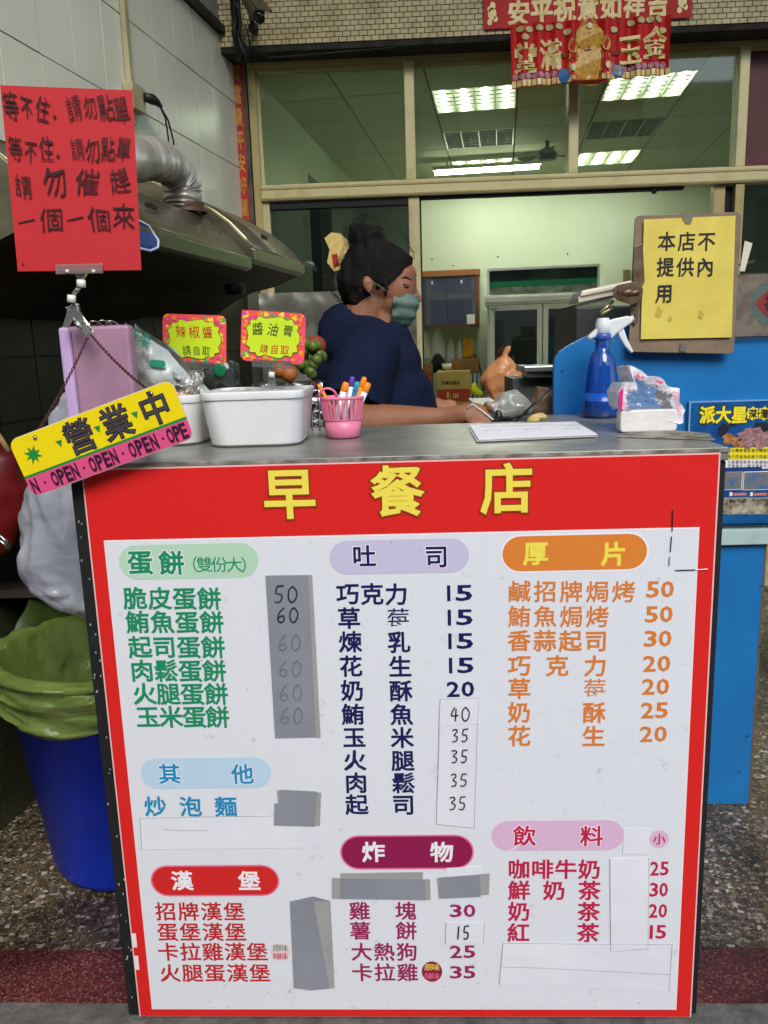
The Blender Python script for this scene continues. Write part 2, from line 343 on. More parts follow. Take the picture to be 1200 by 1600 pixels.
# left sliding leaf
l0, l1, l2, l3 = at(412, 400, WY).x, at(426, 400, WY).x, at(640, 400, WY).x, at(657, 400, WY).x
zl = z0-.004
obj('leaf_stile', MB().box(l0, l1, WY-.01, WY+.03, .0, zl), alu2, sf, bevel=.003)
obj('leaf_stile', MB().box(l2, l3, WY-.01, WY+.03, .0, zl), alu2, sf, bevel=.003)
obj('leaf_rail', MB().box(l1, l2, WY-.01, WY+.03, zl-.03, zl).box(l1, l2, WY-.01, WY+.03, .9, .95), dark, sf)
obj('leaf_pane', MB().box(l1, l2, WY+.008, WY+.014, .95, zl-.03), glass('smoky_pane', (.34, .38, .36, 1), .05, .03, .05, (.14, .15, .14, 1)), sf)
obj('seal_strip', MB().box(l3, l3+.008, WY, WY+.03, 0, zl).box(l3, 1.25, WY, WY+.04, z0-.012, z0), dark, sf)
# right leaf
r0, r1, r2, r3 = at(1115, 310, WY).x, at(1133, 310, WY).x, at(1146, 310, WY).x, at(1160, 310, WY).x
obj('right_stile', MB().box(r0, r1, WY+.0, WY+.04, 0, zl), alu, sf, bevel=.002)
obj('right_stile', MB().box(r2, r3, WY-.02, WY+.04, 0, zl), alu, sf, bevel=.002)
obj('seal_strip', MB().box(r1, r2, WY+.02, WY+.04, 0, zl), dark, sf)
obj('leaf_pane', MB().box(r3, xr, WY+.008, WY+.014, .9, zl), glass('smoky_pane'), sf)
obj('latch_knob', MB().ball(at(1022, 298, WY), .014), dark, sf, smooth=True)
# festive sticker on the pane
sp = Face((0, WY-.006, 0), (0, -1, 0))
stk = thing('festive_sticker', 'small yellow festive sticker with a red tag on the dark pane by the hair bun', 'sticker', at(526, 395, WY-.004))
mb = MB(); sp.poly(mb, [(507,372),(518,363),(532,365),(544,376),(545,398),(540,418),(522,424),(511,410),(515,390)]); obj('backing', mb, M('gold_paper', S(226,190,92), .5, c2=S(240,214,140), sc=40), stk)
mb = MB(); sp.poly(mb, [(518,398),(527,396),(531,416),(521,418)], .001); obj('red_tag', mb, M('red_paper', S(176,36,28), .6), stk)
obj('corner_pillar', MB().box(-.80, at(390, 200, WY).x, 2.585, 2.72, 0, zb_lin), M('pillar_grey', S(104,100,84), .8, c2=S(60,56,46), sc=8), kind='structure')
# tiled lintel beam
BY = 2.45; zb = at(600, 63, BY).z
lin = thing('tiled_lintel', 'beam faced with small cream mosaic tiles above the shop window', 'beam', (.4, BY, zb))
obj('beam_core', MB().box(-.9, 3.6, BY+.004, 2.7, zb, 4.8), M('beam_grout', S(58,46,26), .95), lin)
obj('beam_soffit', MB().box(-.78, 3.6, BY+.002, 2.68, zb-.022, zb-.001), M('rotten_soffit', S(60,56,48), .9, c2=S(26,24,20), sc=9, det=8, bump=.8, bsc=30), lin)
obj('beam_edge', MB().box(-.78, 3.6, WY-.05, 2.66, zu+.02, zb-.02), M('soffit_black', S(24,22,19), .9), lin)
mos = M('cream_mosaic', S(204,188,138), .45, c2=S(170,150,100), sc=11, det=8, lo=.4, hi=.7)
mb = MB(); th, tw = .0204, .0342; z = zb+.001; row = 0; cnt = 0
tm = [None]*3
for r_ in range(15):
    x = -.76+(row % 2)*tw/2
    while x < 2.0:
        one = MB().box(x+.0016, x+tw-.0016, BY-.0015-random.random()*.0015, BY+.004, z+.0016, z+th-.0016)
        if cnt < 300 and -.62 < x < 1.45 and not (.37 < x < 1.17 and r_ > 0): obj('mosaic_tile', one, mos, lin); cnt += 1
        else: mb.add(one.v, one.f)
        x += tw
    z += th; row += 1
obj('mosaic_tiling', mb, mos, lin, kind='stuff')
# =================================================================== BACK ROOM
IA = R(6.2); IU = V((math.cos(IA), -math.sin(IA), 0)); IV = V((math.sin(IA), math.cos(IA), 0)); IO = V((0, 2.7, 0))
def IN(u, v, z): return IO+IU*u+IV*v+V((0, 0, z))
def inp(x, y, v):
    """survey a pixel onto the plane v = const of the room, give (u, z)"""
    p = atp(x, y, IN(0, v, 0), IV); return (p-IO).dot(IU), p.z
VB = 4.28; UL = -.93; UR = 3.3; ZC = 2.7
green = M('green_wall', S(202,218,188), .7, c2=S(194,210,178), sc=1.5, bump=.05, bsc=40)
obj('room_floor', MB().fbox(IN, UL-1, UR+1, .02, VB, -.1, .002), M('room_tiles', S(176,170,152), .4, c2=S(150,142,122), sc=5), kind='structure')
obj('room_back_wall', MB().fbox(IN, UL-.2, UR+.2, VB, VB+.1, 0, ZC+.2), green, kind='structure')
lwm = MB().fbox(IN, UL-.1, UL, .05, 2.15, 0, ZC).fbox(IN, UL-.1, UL, 2.95, VB, 0, ZC).fbox(IN, UL-.1, UL, 2.15, 2.95, 2.42, ZC)
obj('room_left_wall', lwm, green, kind='structure')
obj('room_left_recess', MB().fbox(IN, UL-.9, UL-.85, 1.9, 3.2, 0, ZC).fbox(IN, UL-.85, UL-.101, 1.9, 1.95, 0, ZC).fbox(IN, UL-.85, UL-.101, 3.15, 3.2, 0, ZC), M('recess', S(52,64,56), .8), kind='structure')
obj('room_right_wall', MB().fbox(IN, UR, UR+.1, .0, VB, 0, ZC), green, kind='structure')
lampm = {}
ceil_g = M('ceiling_grid', S(110,112,92), .6); ceil_t = M('ceiling_tile', S(184,188,160), .9, c2=S(176,180,150), sc=30, det=3)
ceil = obj('room_ceiling', MB().fbox(IN, UL-1, UR+.1, -.02, VB, ZC+.02, ZC+.2), M('ceiling_void', S(60,60,50), .9), kind='structure')
LU = [-1.06, -.52, .02, .55, 1.08, 1.6, 2.13, 2.66, 3.3]; LVv = [-.02, .4, .91, 1.42, 1.93, 2.44, 2.95, 3.4, 3.9, VB]
lampcell = {(2, 3): 1, (4, 3): 1, (2, 7): 1, (4, 7): 1, (2, 5): 0, (4, 5): 0}
tubem = M('tube_lit', (1, .98, .9, 1), emit=42)
refl = M('louvre_metal', S(224,230,215), .3, metal=.3)
for i in range(len(LU)-1):
    for j in range(len(LVv)-1):
        a0, a1, b0, b1 = LU[i]+.006, LU[i+1]-.006, LVv[j]+.006, LVv[j+1]-.006
        if (i, j) not in lampcell: obj('ceiling_tile', MB().fbox(IN, a0, a1, b0, b1, ZC, ZC+.012), ceil_t, ceil); continue
        lit = lampcell[(i, j)]; cu, cv = (a0+a1)/2, (b0+b1)/2
        desc = {(2,3): 'lit louvred ceiling light nearest the window, left of the red banner', (4,3): 'lit louvred ceiling light partly behind the hanging banner, on the right',
                (2,7): 'small lit louvred ceiling light far back beside the bright tube, left', (4,7): 'lit louvred ceiling light far back on the right of the ceiling fan',
                (2,5): 'unlit louvred ceiling light in the middle of the left row', (4,5): 'unlit louvred ceiling light in the middle of the right row'}[(i, j)]
        L = thing('ceiling_light', desc, 'ceiling light', IN(cu, cv, ZC), 'louvred ceiling lights in the back room')
        obj('housing', MB().fbox(IN, a0, a1, b0, b1, ZC+.05, ZC+.055).fbox(IN, a0, a0+.01, b0, b1, ZC-.002, ZC+.05).fbox(IN, a1-.01, a1, b0, b1, ZC-.002, ZC+.05).fbox(IN, a0+.01, a1-.01, b0, b0+.01, ZC-.002, ZC+.05).fbox(IN, a0+.01, a1-.01, b1-.01, b1, ZC-.002, ZC+.05), refl if lit else M('lamp_off', S(150,156,134), .4), L)
        for q in range(4):
            uu = a0+.06+q*(a1-a0-.12)/3
            obj('tube', MB().tube([IN(uu, b0+.02, ZC+.024), IN(uu, b1-.02, ZC+.024)], .012, 8), tubem if lit else M('tube_off', S(120,126,110), .3), L, smooth=True)
        mb = MB()
        for q in range(1, 6): vv = b0+(b1-b0)*q/6; mb.fbox(IN, a0+.01, a1-.01, vv-.003, vv+.003, ZC, ZC+.018)
        for q in range(1, 4): uu = a0+(a1-a0)*q/4; mb.fbox(IN, uu-.004, uu+.004, b0+.01, b1-.01, ZC-.001, ZC+.018)
        obj('louvre', mb, refl if lit else M('lamp_off'), L)
# bright tube near the back wall
ua, za = inp(680, 271, 3.3); ub, zb2 = inp(842, 266, 3.3)
t = thing('tube_light', 'long bright fluorescent tube low over the far end of the room', 'light', IN((ua+ub)/2, 3.3, za))
obj('tube', MB().tube([IN(ua, 3.3, za), IN(ub, 3.3, za)], .016, 10), M('tube_bright', (1, .98, .92, 1), emit=30), t, smooth=True)
obj('fitting', MB().fbox(IN, ua-.02, ub+.02, 3.27, 3.33, za+.02, za+.05), M('white_paint', S(215,215,205), .5), t)
for q in (ua+.1, ub-.1): obj('hanger', MB().tube([IN(q, 3.3, za+.05), IN(q, 3.3, ZC)], .006), M('white_paint'), t)
# fan
fu_, fz = inp(855, 243, 2.9)
t = thing('ceiling_fan', 'dark ceiling fan hanging between the two rows of lights', 'fan', IN(fu_, 2.9, fz))
fm = M('fan_black', S(34,36,32), .5)
obj('motor', MB().lathe(IN(fu_, 2.9, fz-.03), [(.0, 0), (.07, .0), (.08, .04), (.05, .07), (.02, .09), (0, .09)], 16), fm, t, smooth=True)
obj('rod', MB().tube([IN(fu_, 2.9, fz+.05), IN(fu_, 2.9, ZC)], .015), fm, t)
for k in range(3):
    a = k*2.09+.4; c = V((math.cos(a), math.sin(a), 0)); d = V((-math.sin(a), math.cos(a), .15)); o_ = IN(fu_, 2.9, fz)
    obj('blade', MB().slab([o_+c*.06-d*.02, o_+c*.24-d*.05, o_+c*.24+d*.05, o_+c*.06+d*.02], (0, 0, .006)), fm, t)
# brown wall cabinet with glass doors
VC = VB-.26
u0, zc1 = inp(648, 425, VC); u1, _ = inp(748, 423, VC); _, zc0 = inp(700, 511, VC)
brown = M('cabinet_wood', S(112,70,42), .5, c2=S(92,56,34), sc=6)
t = thing('wall_cabinet', 'small brown wall cabinet with two sliding glass doors left of the fridge', 'cabinet', IN((u0+u1)/2, VC, zc0))
obj('carcass', MB().fbox(IN, u0, u1, VC+.22, VB-.002, zc0, zc1).fbox(IN, u0, u0+.025, VC, VC+.22, zc0, zc1).fbox(IN, u1-.025, u1, VC, VC+.22, zc0, zc1).fbox(IN, u0+.025, u1-.025, VC, VC+.22, zc0, zc0+.015), brown, t)
obj('top', MB().fbox(IN, u0-.01, u1+.01, VC-.01, VC+.22, zc1-.05, zc1+.002), M('cabinet_top', S(150,98,56), .5), t)
cg = glass('cabinet_glass', (.5, .52, .55, 1), .45, .04, .35, (.22, .27, .46, 1))
um = (u0+u1)/2
for a, b in ((u0+.027, um-.002), (um+.002, u1-.027)):
    g_ = obj('glass_door', MB().fbox(IN, a, b, VC+.01, VC+.016, zc0+.018, zc1-.055), cg, t)
    obj('handle', MB().fbox(IN, (a+b)/2-.008, (a+b)/2+.008, VC+.002, VC+.009, zc1-.12, zc1-.09), M('white_paint'), g_)
for k in range(3):
    aa = u0+.05+k*.1+random.random()*.03
    tag_ = ['dark jar standing inside the cabinet at its left end', 'dark bottle standing inside the cabinet at its middle', 'tall dark jar standing inside the cabinet at its right end'][k]
    obj('jar', MB().lathe(IN(aa, VC+.1, zc0+.016), [(0, 0), (.025, 0), (.026, .07+.02*k), (.012, .09+.02*k), (.012, .1+.02*k), (0, .1+.02*k)], 12), M('jar_dark', S(52,30,26), .3), smooth=True, label=tag_, cat='jar')
pm = M('paper_white', S(222,222,215), .8)
mb = MB().fbox(IN, u1-.115, u1-.04, VC+.0, VC+.004, zc0+.02, zc0+.11); nk = obj('note', mb, pm, t)
# hanging bags and scissors-yellow pack on hooks beneath
bagw = glass('bag_white', (.95, .95, .92, 1), .02, .2, .6, (.88, .89, .84, 1))
def hangbag(u, zt_, w_, h_, mat_, label, v=VB-.12):
    c = IN(u, v, 0)
    def fn(a, b):
        ang = a*2*math.pi; zz = zt_-h_*b; k = (.25+.75*min(1, b*1.7)**.8); rw = w_/2*k*(1+.1*math.sin(ang*5+b*4)); rd = .035*k
        return c+IU*(rw*math.cos(ang))+IV*(rd*math.sin(ang))+V((0, 0, zz))
    return obj('plastic_bag', MB().grid(fn, 24, 8), mat_, smooth=True, label=label, cat='bag', group='small bags hung on hooks under the cabinet')
for px, w_, top, bot, lb, mt in ((664, .11, 520, 560, 'white plastic bag hung leftmost under the wall cabinet', bagw), (684, .13, 516, 560, 'wider white plastic bag hung second under the wall cabinet', bagw),
                                 (704, .08, 530, 566, 'narrow crumpled white bag hung third under the wall cabinet', bagw), (718, .06, 532, 560, 'thin white bag hung next to the yellow pack', bagw)):
    u, zt1 = inp(px, top, VB-.12); _, zb1 = inp(px, bot, VB-.12)
    hangbag(u, zt1, w_, zt1-zb1, mt, lb)
    obj('wall_hook', MB().tube([IN(u, VB-.003, zt1+.03), IN(u, VB-.12, zt1+.035), IN(u, VB-.12, zt1-.005)], .004), M('steel', S(190,192,188), .3, metal=1), smooth=True, label='small metal hook above the '+lb.split(' hung')[0], cat='hook')
u, zt1 = inp(731, 529, VB-.12); _, zb1 = inp(731, 558, VB-.12)
ysh = M('yellow_pack', S(232,186,20), .4, c2=S(200,140,10), sc=30)
t = thing('yellow_pack', 'bright yellow packet hanging rightmost under the wall cabinet', 'packet', IN(u, VB-.12, zb1))
obj('packet_body', MB().fbox(IN, u-.045, u+.045, VB-.14, VB-.11, zb1, zt1), ysh, t, bevel=.008)
obj('packet_tab', MB().fbox(IN, u-.028, u-.006, VB-.15, VB-.14, zb1+.05, zt1+.02).fbox(IN, u+.008, u+.026, VB-.15, VB-.14, zb1+.03, zt1+.01), M('orange_tab', S(214,140,20), .5), t)
# shelf table in front of the back wall
VT = 3.55
u0, zt1 = inp(640, 655, VT); u1, zt2 = inp(757, 651, VT); _, z585 = inp(700, 651, VT)
steel = M('steel_brushed', S(172,174,168), .32, metal=.9, c2=S(140,142,136), sc=5, aniso=(1, 6, 6), rv=.08)
t = thing('side_table', 'steel topped side table against the back wall holding the cartons', 'table', IN(u1-.5, VT+.3, 0))
obj('tabletop', MB().fbox(IN, u1-1.2, u1, VT, VB-.02, z585-.03, z585), steel, t, bevel=.003)
for a in (u1-1.17, u1-.03):
    for b in (VT+.03, VB-.05): obj('leg', MB().fbox(IN, a-.015, a+.015, b-.015, b+.015, 0, z585-.03), steel, t)
def carton(px0, px1, py0, py1, v, dep, mats, label, name='carton'):
    a, zb_ = inp(px0, py1, v); b, zt_ = inp(px1, py0, v)
    return a, b, zb_, zt_, MB().fbox(IN, a, b, v, v+dep, zb_, zt_)
a, b, c, d, mb = carton(672, 734, 579, 0, 3.62, .25, None, '')
d = inp(700, 580, 3.62)[1]; c = z585+.001
ct = thing('yellow_carton', 'yellow printed carton with a red band standing on the steel side table', 'carton', IN((a+b)/2, 3.7, c))
obj('box', MB().fbox(IN, a, b, 3.62, 3.87, c, d), M('yellow_card', S(196,176,96), .7, c2=S(184,162,84), sc=12), ct, bevel=.003)
h = d-c
obj('red_band', MB().fbox(IN, a+.001, b-.001, 3.617, 3.6195, c+h*.32, c+h*.60), M('band_red', S(176,62,40), .7), ct)
mb = MB()
for k, ch in enumerate('台灣名產店'): put(mb, ch, IN(a+.06+k*.034, 3.618, c+h*.74), IU, V((0, 0, 1)), .03, .034, .02)
mb.fbox(IN, a+.02, a+.1, 3.6165, 3.6175, c+h*.13, c+h*.135).fbox(IN, a+.02, a+.1, 3.6165, 3.6175, c+h*.2, c+h*.205).fbox(IN, a+.03, a+.09, 3.6165, 3.6175, c+h*.15, c+h*.185)
obj('print', mb, M('ink_black', S(24,22,22), .6), ct)
mb = MB(); mb.fbox(IN, a+.09, a+.11, 3.6155, 3.6165, c+h*.4, c+h*.54).fbox(IN, a+.12, a+.125, 3.6155, 3.6165, c+h*.4, c+h*.5)
for k in range(3): mb.fbox(IN, a+.15+k*.018, a+.162+k*.018, 3.6155, 3.6165, c+h*.4, c+h*.5)
obj('emblem', mb, M('band_print', S(222,190,120), .7), ct)
# brown carton behind and small things
kraft = M('kraft', S(150,112,66), .85, c2=S(134,98,56), sc=10)
a = inp(705, 560, 3.95)[0]; b = inp(748, 560, 3.95)[0]; d = inp(725, 561, 3.95)[1]
obj('brown_carton', MB().fbox(IN, a, b, 3.93, 4.18, z585+.001, d), kraft, label='brown cardboard box behind the yellow carton, under the hanging bags', cat='box', bevel=.003)
a = inp(650, 560, 3.75)[0]; b = inp(674, 560, 3.75)[0]; d = inp(660, 568, 3.75)[1]; dm = inp(660, 580, 3.75)[1]
t = thing('small_carton', 'small brown carton with a red lower half left of the yellow carton', 'box', IN((a+b)/2, 3.8, z585))
obj('box', MB().fbox(IN, a, b, 3.75, 3.92, z585+.001, d), kraft, t); obj('red_band', MB().fbox(IN, a, b, 3.747, 3.7495, z585+.002, dm), M('band_red'), t)
u, zz = inp(684, 578, 3.9); zz2 = inp(684, 551, 3.9)[1]
mb = MB(); mb.limb([(IN(u-.04, 3.92, zz+.02), .05), (IN(u, 3.92, zz2-.05), .045), (IN(u+.05, 3.92, zz+.03), .04)]); mb.box(*[0]*6) if 0 else None
obj('head_cloth', remesh(mb, .01), M('cloth_black', S(22,22,24), .9), smooth=True, label='crumpled black cloth lying on the boxes under the white bags', cat='cloth')
u, zz = inp(698, 575, 3.85)
obj('white_roll', MB().lathe(IN(u, 3.85, zz-.01), [(0, 0), (.045, 0), (.045, .05), (.015, .05), (.015, .0)], 20), pm, smooth=True, label='white tape roll beside the black cap', cat='roll')
u, zz = inp(744, 606, 3.66)
mb = MB().limb([(IN(u-.02, 3.66, zz-.02), .04), (IN(u+.03, 3.66, zz-.05), .03), (IN(u+.06, 3.66, zz-.065), .012)]).limb([(IN(u-.02, 3.66, zz), .035), (IN(u-.015, 3.66, zz+.035), .02)])
obj('yellow_bag', remesh(mb, .008), M('neon_yellow', S(222,226,20), .5, trans=0), smooth=True, label='neon yellow plastic bag right of the yellow carton', cat='bag')
u, zz = inp(742, 590, 3.8)
t = thing('striped_packet', 'blue and white striped packet behind the neon yellow bag', 'packet', IN(u, 3.8, zz-.04))
for k in range(5): obj('stripe', MB().fbox(IN, u-.045+k*.018, u-.028+k*.018, 3.8, 3.83, z585+.01, zz+.035), M('stripe_w', S(210,216,214), .6) if k % 2 == 0 else M('stripe_b', S(50,100,120), .6), t)
cp = [inp(x, y, VB-.03) for x, y in ((741,553),(748,565),(753,590),(756,610))]
obj('power_cable', MB().tube([IN(a, VB-.02, b) for a, b in cp], .006), M('cable_black', S(20,20,20), .5), smooth=True, label='thin black cable hanging on the wall left of the fridge', cat='cable')
# fridge
VF = 3.55
fu0, fz1 = inp(761, 420, VF); fu1, _ = inp(938, 410, VF); _, zsb = inp(850, 455, VF); _, zhb = inp(850, 474, VF); zgs = inp(850, 437, VF)[1]; zge = inp(850, 446, VF)[1]
fuR = fu1+.1
wht = M('fridge_white', S(226,230,222), .35, c2=S(212,218,208), sc=6)
t = thing('display_fridge', 'tall two door glass display fridge with a green stripe on its head panel', 'fridge', IN((fu0+fu1)/2, VF, 0))
obj('cabinet', MB().fbox(IN, fu0, fu0+.04, VF+.02, VF+.62, .0, zhb).fbox(IN, fuR-.04, fuR, VF+.02, VF+.62, 0, zhb).fbox(IN, fu0+.04, fuR-.04, VF+.56, VF+.62, 0, zhb).fbox(IN, fu0+.04, fuR-.04, VF+.02, VF+.56, 0, .6), wht, t)
obj('header_rail', MB().fbox(IN, fu0-.02, fuR, VF-.02, VF+.62, zhb, zsb-.02).fbox(IN, fu0-.02, fuR, VF-.035, VF-.02, zhb+.02, zsb-.035), wht, t, bevel=.004)
obj('sign_frame', MB().fbox(IN, fu0, fu0+.02, VF, VF+.05, zsb-.02, fz1).fbox(IN, fu1-.02, fu1, VF, VF+.05, zsb-.02, fz1).fbox(IN, fu0+.02, fu1-.02, VF, VF+.05, fz1-.02, fz1), wht, t)
obj('sign_panel', MB().fbox(IN, fu0+.02, fu1-.02, VF+.02, VF+.04, zgs, fz1-.02), M('dark_mirror', S(40,56,60), .1, metal=.6, c2=S(70,84,86), sc=5), t)
obj('green_stripe', MB().fbox(IN, fu0+.02, fu1-.02, VF+.018, VF+.04, zge, zgs), M('green_strip', S(20,122,84), .4), t)
obj('lower_panel', MB().fbox(IN, fu0+.02, fu1-.02, VF+.02, VF+.04, zsb-.02, zge), M('pale_panel', S(140,160,150), .3, c2=S(90,90,74), sc=9), t)
um = inp(848, 500, VF)[0]; gl2 = glass('fridge_glass', (.70, .80, .76, 1), .18, .02, .06, (.3, .4, .4, 1))
zdb = .62
for a, b in ((fu0+.02, um-.004), (um+.004, fuR-.01)):
    dd = obj('door', MB().fbox(IN, a, a+.045, VF-.02, VF+.015, zdb, zhb-.004).fbox(IN, b-.045, b, VF-.02, VF+.015, zdb, zhb-.004).fbox(IN, a+.045, b-.045, VF-.02, VF+.015, zhb-.05, zhb-.004).fbox(IN, a+.045, b-.045, VF-.02, VF+.015, zdb, zdb+.04), wht, t, bevel=.003)
    obj('door_glass', MB().fbox(IN, a+.045, b-.045, VF-.004, VF, zdb+.04, zhb-.05), gl2, dd)
u_, z_ = inp(772, 482, VF)
obj('round_sticker', MB().lathe(IN(u_, VF-.01, z_), [(0, 0), (.04, 0)], 16), M('blue_sticker', S(40,80,130), .5), t)
for zz in (inp(850, 527, VF+.2)[1], inp(850, 580, VF+.2)[1], inp(850, 640, VF+.2)[1]):
    obj('shelf', MB().fbox(IN, fu0+.05, fuR-.05, VF+.06, VF+.54, zz-.012, zz), M('shelf_white', S(215,222,210), .5), t)
    random.seed(int(zz*1000))
zz = inp(850, 580, VF+.2)[1]
obj('tray', MB().fbox(IN, fu0+.1, fu0+.4, VF+.1, VF+.4, zz+.001, zz+.08), M('tray_grey', S(90,84,80), .4), label='grey tray on the fridge shelf behind the orange bag', cat='tray')
zz2 = inp(850, 527, VF+.2)[1]
mb = MB().limb([(IN(um+.17, VF+.2, zz2-.1), .055), (IN(um+.16, VF+.2, zz2), .05), (IN(um+.2, VF+.2, zz2+.06), .02)])
obj('produce_bag', remesh(mb, .01, fn=lambda p: p+V((0, 0, 0))+V((noise.noise(p*25), 0, noise.noise(p*25+V((5, 5, 5)))))*.02), glass('bag_grey', (.85, .9, .86, 1), .05, .2, .5, (.5, .6, .54, 1)), smooth=True, label='pale clear bag of greens inside the right fridge door', cat='bag')
# wall fittings
u_, z_ = inp(980, 432, VB)
obj('wall_socket', MB().fbox(IN, u_-.04, u_+.02, VB-.03, VB-.002, z_-.05, z_+.06), M('socket_olive', S(110,104,70), .6), label='small olive wall socket right of the fridge head panel', cat='socket', bevel=.004)
for px, py in ((778,401), (887,397), (675,405), (708,415)):
    u_, z_ = inp(px, py, VB); obj('wall_screw', MB().ball(IN(u_, VB-.001, z_), .008), dark, label='tiny dark screw in the green wall '+{778: 'above the fridge left corner', 887: 'above the fridge right part', 675: 'above the cabinet left end', 708: 'above the cabinet right end'}[px], cat='screw')
# =================================================================== STREET OPPOSITE (unseen houses added to block low sky and its reflections)
random.seed(3)
bm_ = [M('facade_a', S(150,142,130), .9, c2=S(120,114,104), sc=1), M('facade_b', S(120,124,126), .9, c2=S(100,104,108), sc=1), M('facade_c', S(160,140,120), .9, c2=S(130,112,98), sc=1)]
wdk = M('far_window', S(40,46,52), .2)
x = -16; k = 0
for wd, hh in ((7, 7.2), (6, 6.6), (8, 7.8), (6.5, 6.4), (7, 7.3)):
    b = thing('row_house', ['low beige row house across the street, leftmost', 'low grey row house across the street, second from the left', 'tallest brown row house across the street', 'lowest beige row house across the street', 'grey row house across the street, rightmost'][k], 'house', (x+wd/2, -12, 0))
    obj('wall', MB().box(x, x+wd-.1, -17, -12, -.12, hh), bm_[k % 3], b)
    for fl in range(3):
        for q in range(3): xx = x+.7+q*(wd-1.2)/3; obj('window', MB().box(xx, xx+1.2, -12.02, -11.98, .6+fl*2.2, 1.9+fl*2.2), wdk, b)
    x += wd; k += 1
# =================================================================== RANGE HOODS AND DUCTS
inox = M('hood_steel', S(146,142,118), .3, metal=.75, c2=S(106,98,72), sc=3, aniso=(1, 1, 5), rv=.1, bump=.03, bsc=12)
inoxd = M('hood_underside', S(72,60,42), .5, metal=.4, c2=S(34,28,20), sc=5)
def hood(name, label, t0, t1, lip, top=None):
    h = thing('range_hood', label, 'range hood', WL((t0+t1)/2, 0, 1.4), 'range hoods side by side on the left wall')
    top = top or [(0, 1.70+lip), (.17, 1.681+lip), (.29, 1.635+lip), (.393, 1.575+lip), (.438, 1.541+lip), (.482, 1.495+lip), (.502, 1.468+lip)]
    low = [(.498, 1.430+lip), (.40, 1.395+lip), (.31, 1.378+lip), (.245, 1.35+lip), (.18, 1.312+lip), (.10, 1.30+lip), (0, 1.30+lip)]
    def shell(pts, inset=0, th=0):
        mb = MB(); vs = []; fs = []
        for tt in (t0, t1):
            for s_, z_ in pts: vs.append(WL(tt, s_, z_))
        n = len(pts)
        for i in range(n-1): fs.append((i, i+1, n+i+1, n+i))
        return mb.add(vs, fs)
    obj('top_skin', shell(top), inox, h, smooth=True, solid=.003)
    obj('front_lip', MB().add([WL(tt, a, b) for tt in (t0, t1) for a, b in ((.5, 1.468+lip), (.512, 1.464+lip), (.512, 1.434+lip), (.5, 1.428+lip), (.47, 1.425+lip), (.47, 1.45+lip))], [(i, (i+1) % 6, (i+1) % 6+6, i+6) for i in range(6)]+[(5,4,3,2,1,0), (6,7,8,9,10,11)]), M('lip_steel', S(150,154,132), .25, metal=.9), h, bevel=.002)
    for tt in (t0, t1):
        pts = [WL(tt, a, b) for a, b in top+low]; obj('end_panel', MB().slab(pts, WD*.003), inox, h)
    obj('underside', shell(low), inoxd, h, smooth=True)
    edge = [(a+.002, b+.003) for a, b in top]
    obj('edge_trim', MB().tube([WL(t1-.004, a, b) for a, b in edge], .0035, 6), M('brass_trim', S(196,184,140), .25, metal=.9), h, smooth=True)
    u = .44; obj('badge', MB().fbox(lambda a, b, c: WL(a, b, c), (t0+t1)/2-.03, (t0+t1)/2+.02, .452, .458, 1.528+lip, 1.538+lip), M('badge_black', S(26,26,24), .3), h)
    return h
h2 = hood('range_hood', 'far stainless range hood on the left wall, its lip ending by the window', .80, 1.315, 0)
h1 = hood('range_hood', 'near stainless range hood behind the red notice with a blue control panel', 1.345, 2.35, -.028, [(0, 1.560), (.33, 1.562), (.362, 1.560), (.38, 1.553), (.443, 1.500), (.485, 1.458), (.502, 1.438)])
cp_ = MB().slab([WL(a, b, c) for a, b, c in ((1.965, .5165, 1.398), (1.955, .514, 1.412), (1.975, .503, 1.440), (2.02, .500, 1.446), (2.345, .500, 1.446), (2.345, .5165, 1.388), (2.0, .5165, 1.388))], WN*.004)
obj('control_panel', cp_, M('panel_blue', S(30,58,122), .35), h1)
rp = [WL(a, b+.005, c) for a, b, c in ((2.345, .5165, 1.386), (2.0, .5165, 1.386), (1.962, .5165, 1.397), (1.951, .514, 1.413), (1.972, .503, 1.442), (2.02, .500, 1.449), (2.345, .500, 1.449))]
obj('panel_rim', MB().tube(rp, .0028, 6), M('rim_white', S(190,200,214), .3), h1, smooth=True)
# grease cup under hood
obj('grease_cup', MB().lathe(WL(1.2, .40, 1.345), [(0, 0), (.03, .002), (.035, .03), (.035, .032)], 20), M('cup_steel', S(70,70,62), .3, metal=.8), h2, smooth=True)
duct = M('duct_foil', S(206,202,190), .32, metal=.5, c2=S(170,162,144), sc=7, rv=.1, bump=.15, bsc=18)
def flex(name, label, path, r):
    P = []
    n = len(path)
    def cr(p0, p1, p2, p3, t): return .5*((2*p1)+(-p0+p2)*t+(2*p0-5*p1+4*p2-p3)*t*t+(-p0+3*p1-3*p2+p3)*t**3)
    for i in range(n-1):
        p0, p1, p2, p3 = path[max(i-1, 0)], path[i], path[i+1], path[min(i+2, n-1)]
        for k in range(9): P.append(cr(p0, p1, p2, p3, k/14))
    P.append(path[-1]); rr = [r+(.0030 if i % 4 < 2 else -.0020)+random.uniform(-.0008, .0008) for i in range(len(P))]
    mb = MB().tube(P, rr, 28)
    mb.v = [p+V((noise.noise(p*18), noise.noise(p*18+V((7, 7, 7))), noise.noise(p*18+V((3, 1, 3)))))*.005 for p in mb.v]
    return obj(name, mb, duct, smooth=True, label=label, cat='duct', group='silver flexible ducts above the range hoods')
def hp(x, y, s_=.335): return atp(x, y, WA+WN*s_, WN)
dc = hp(285, 322)
flex('flexible_duct', 'silver flexible duct bending down onto the hoods, right of the red notice', [hp(285, 330), hp(285, 305), hp(281, 282), hp(270, 264), hp(252, 252), hp(228, 248), hp(195, 252), hp(150, 270, .22), hp(100, 290, .1)], .050)
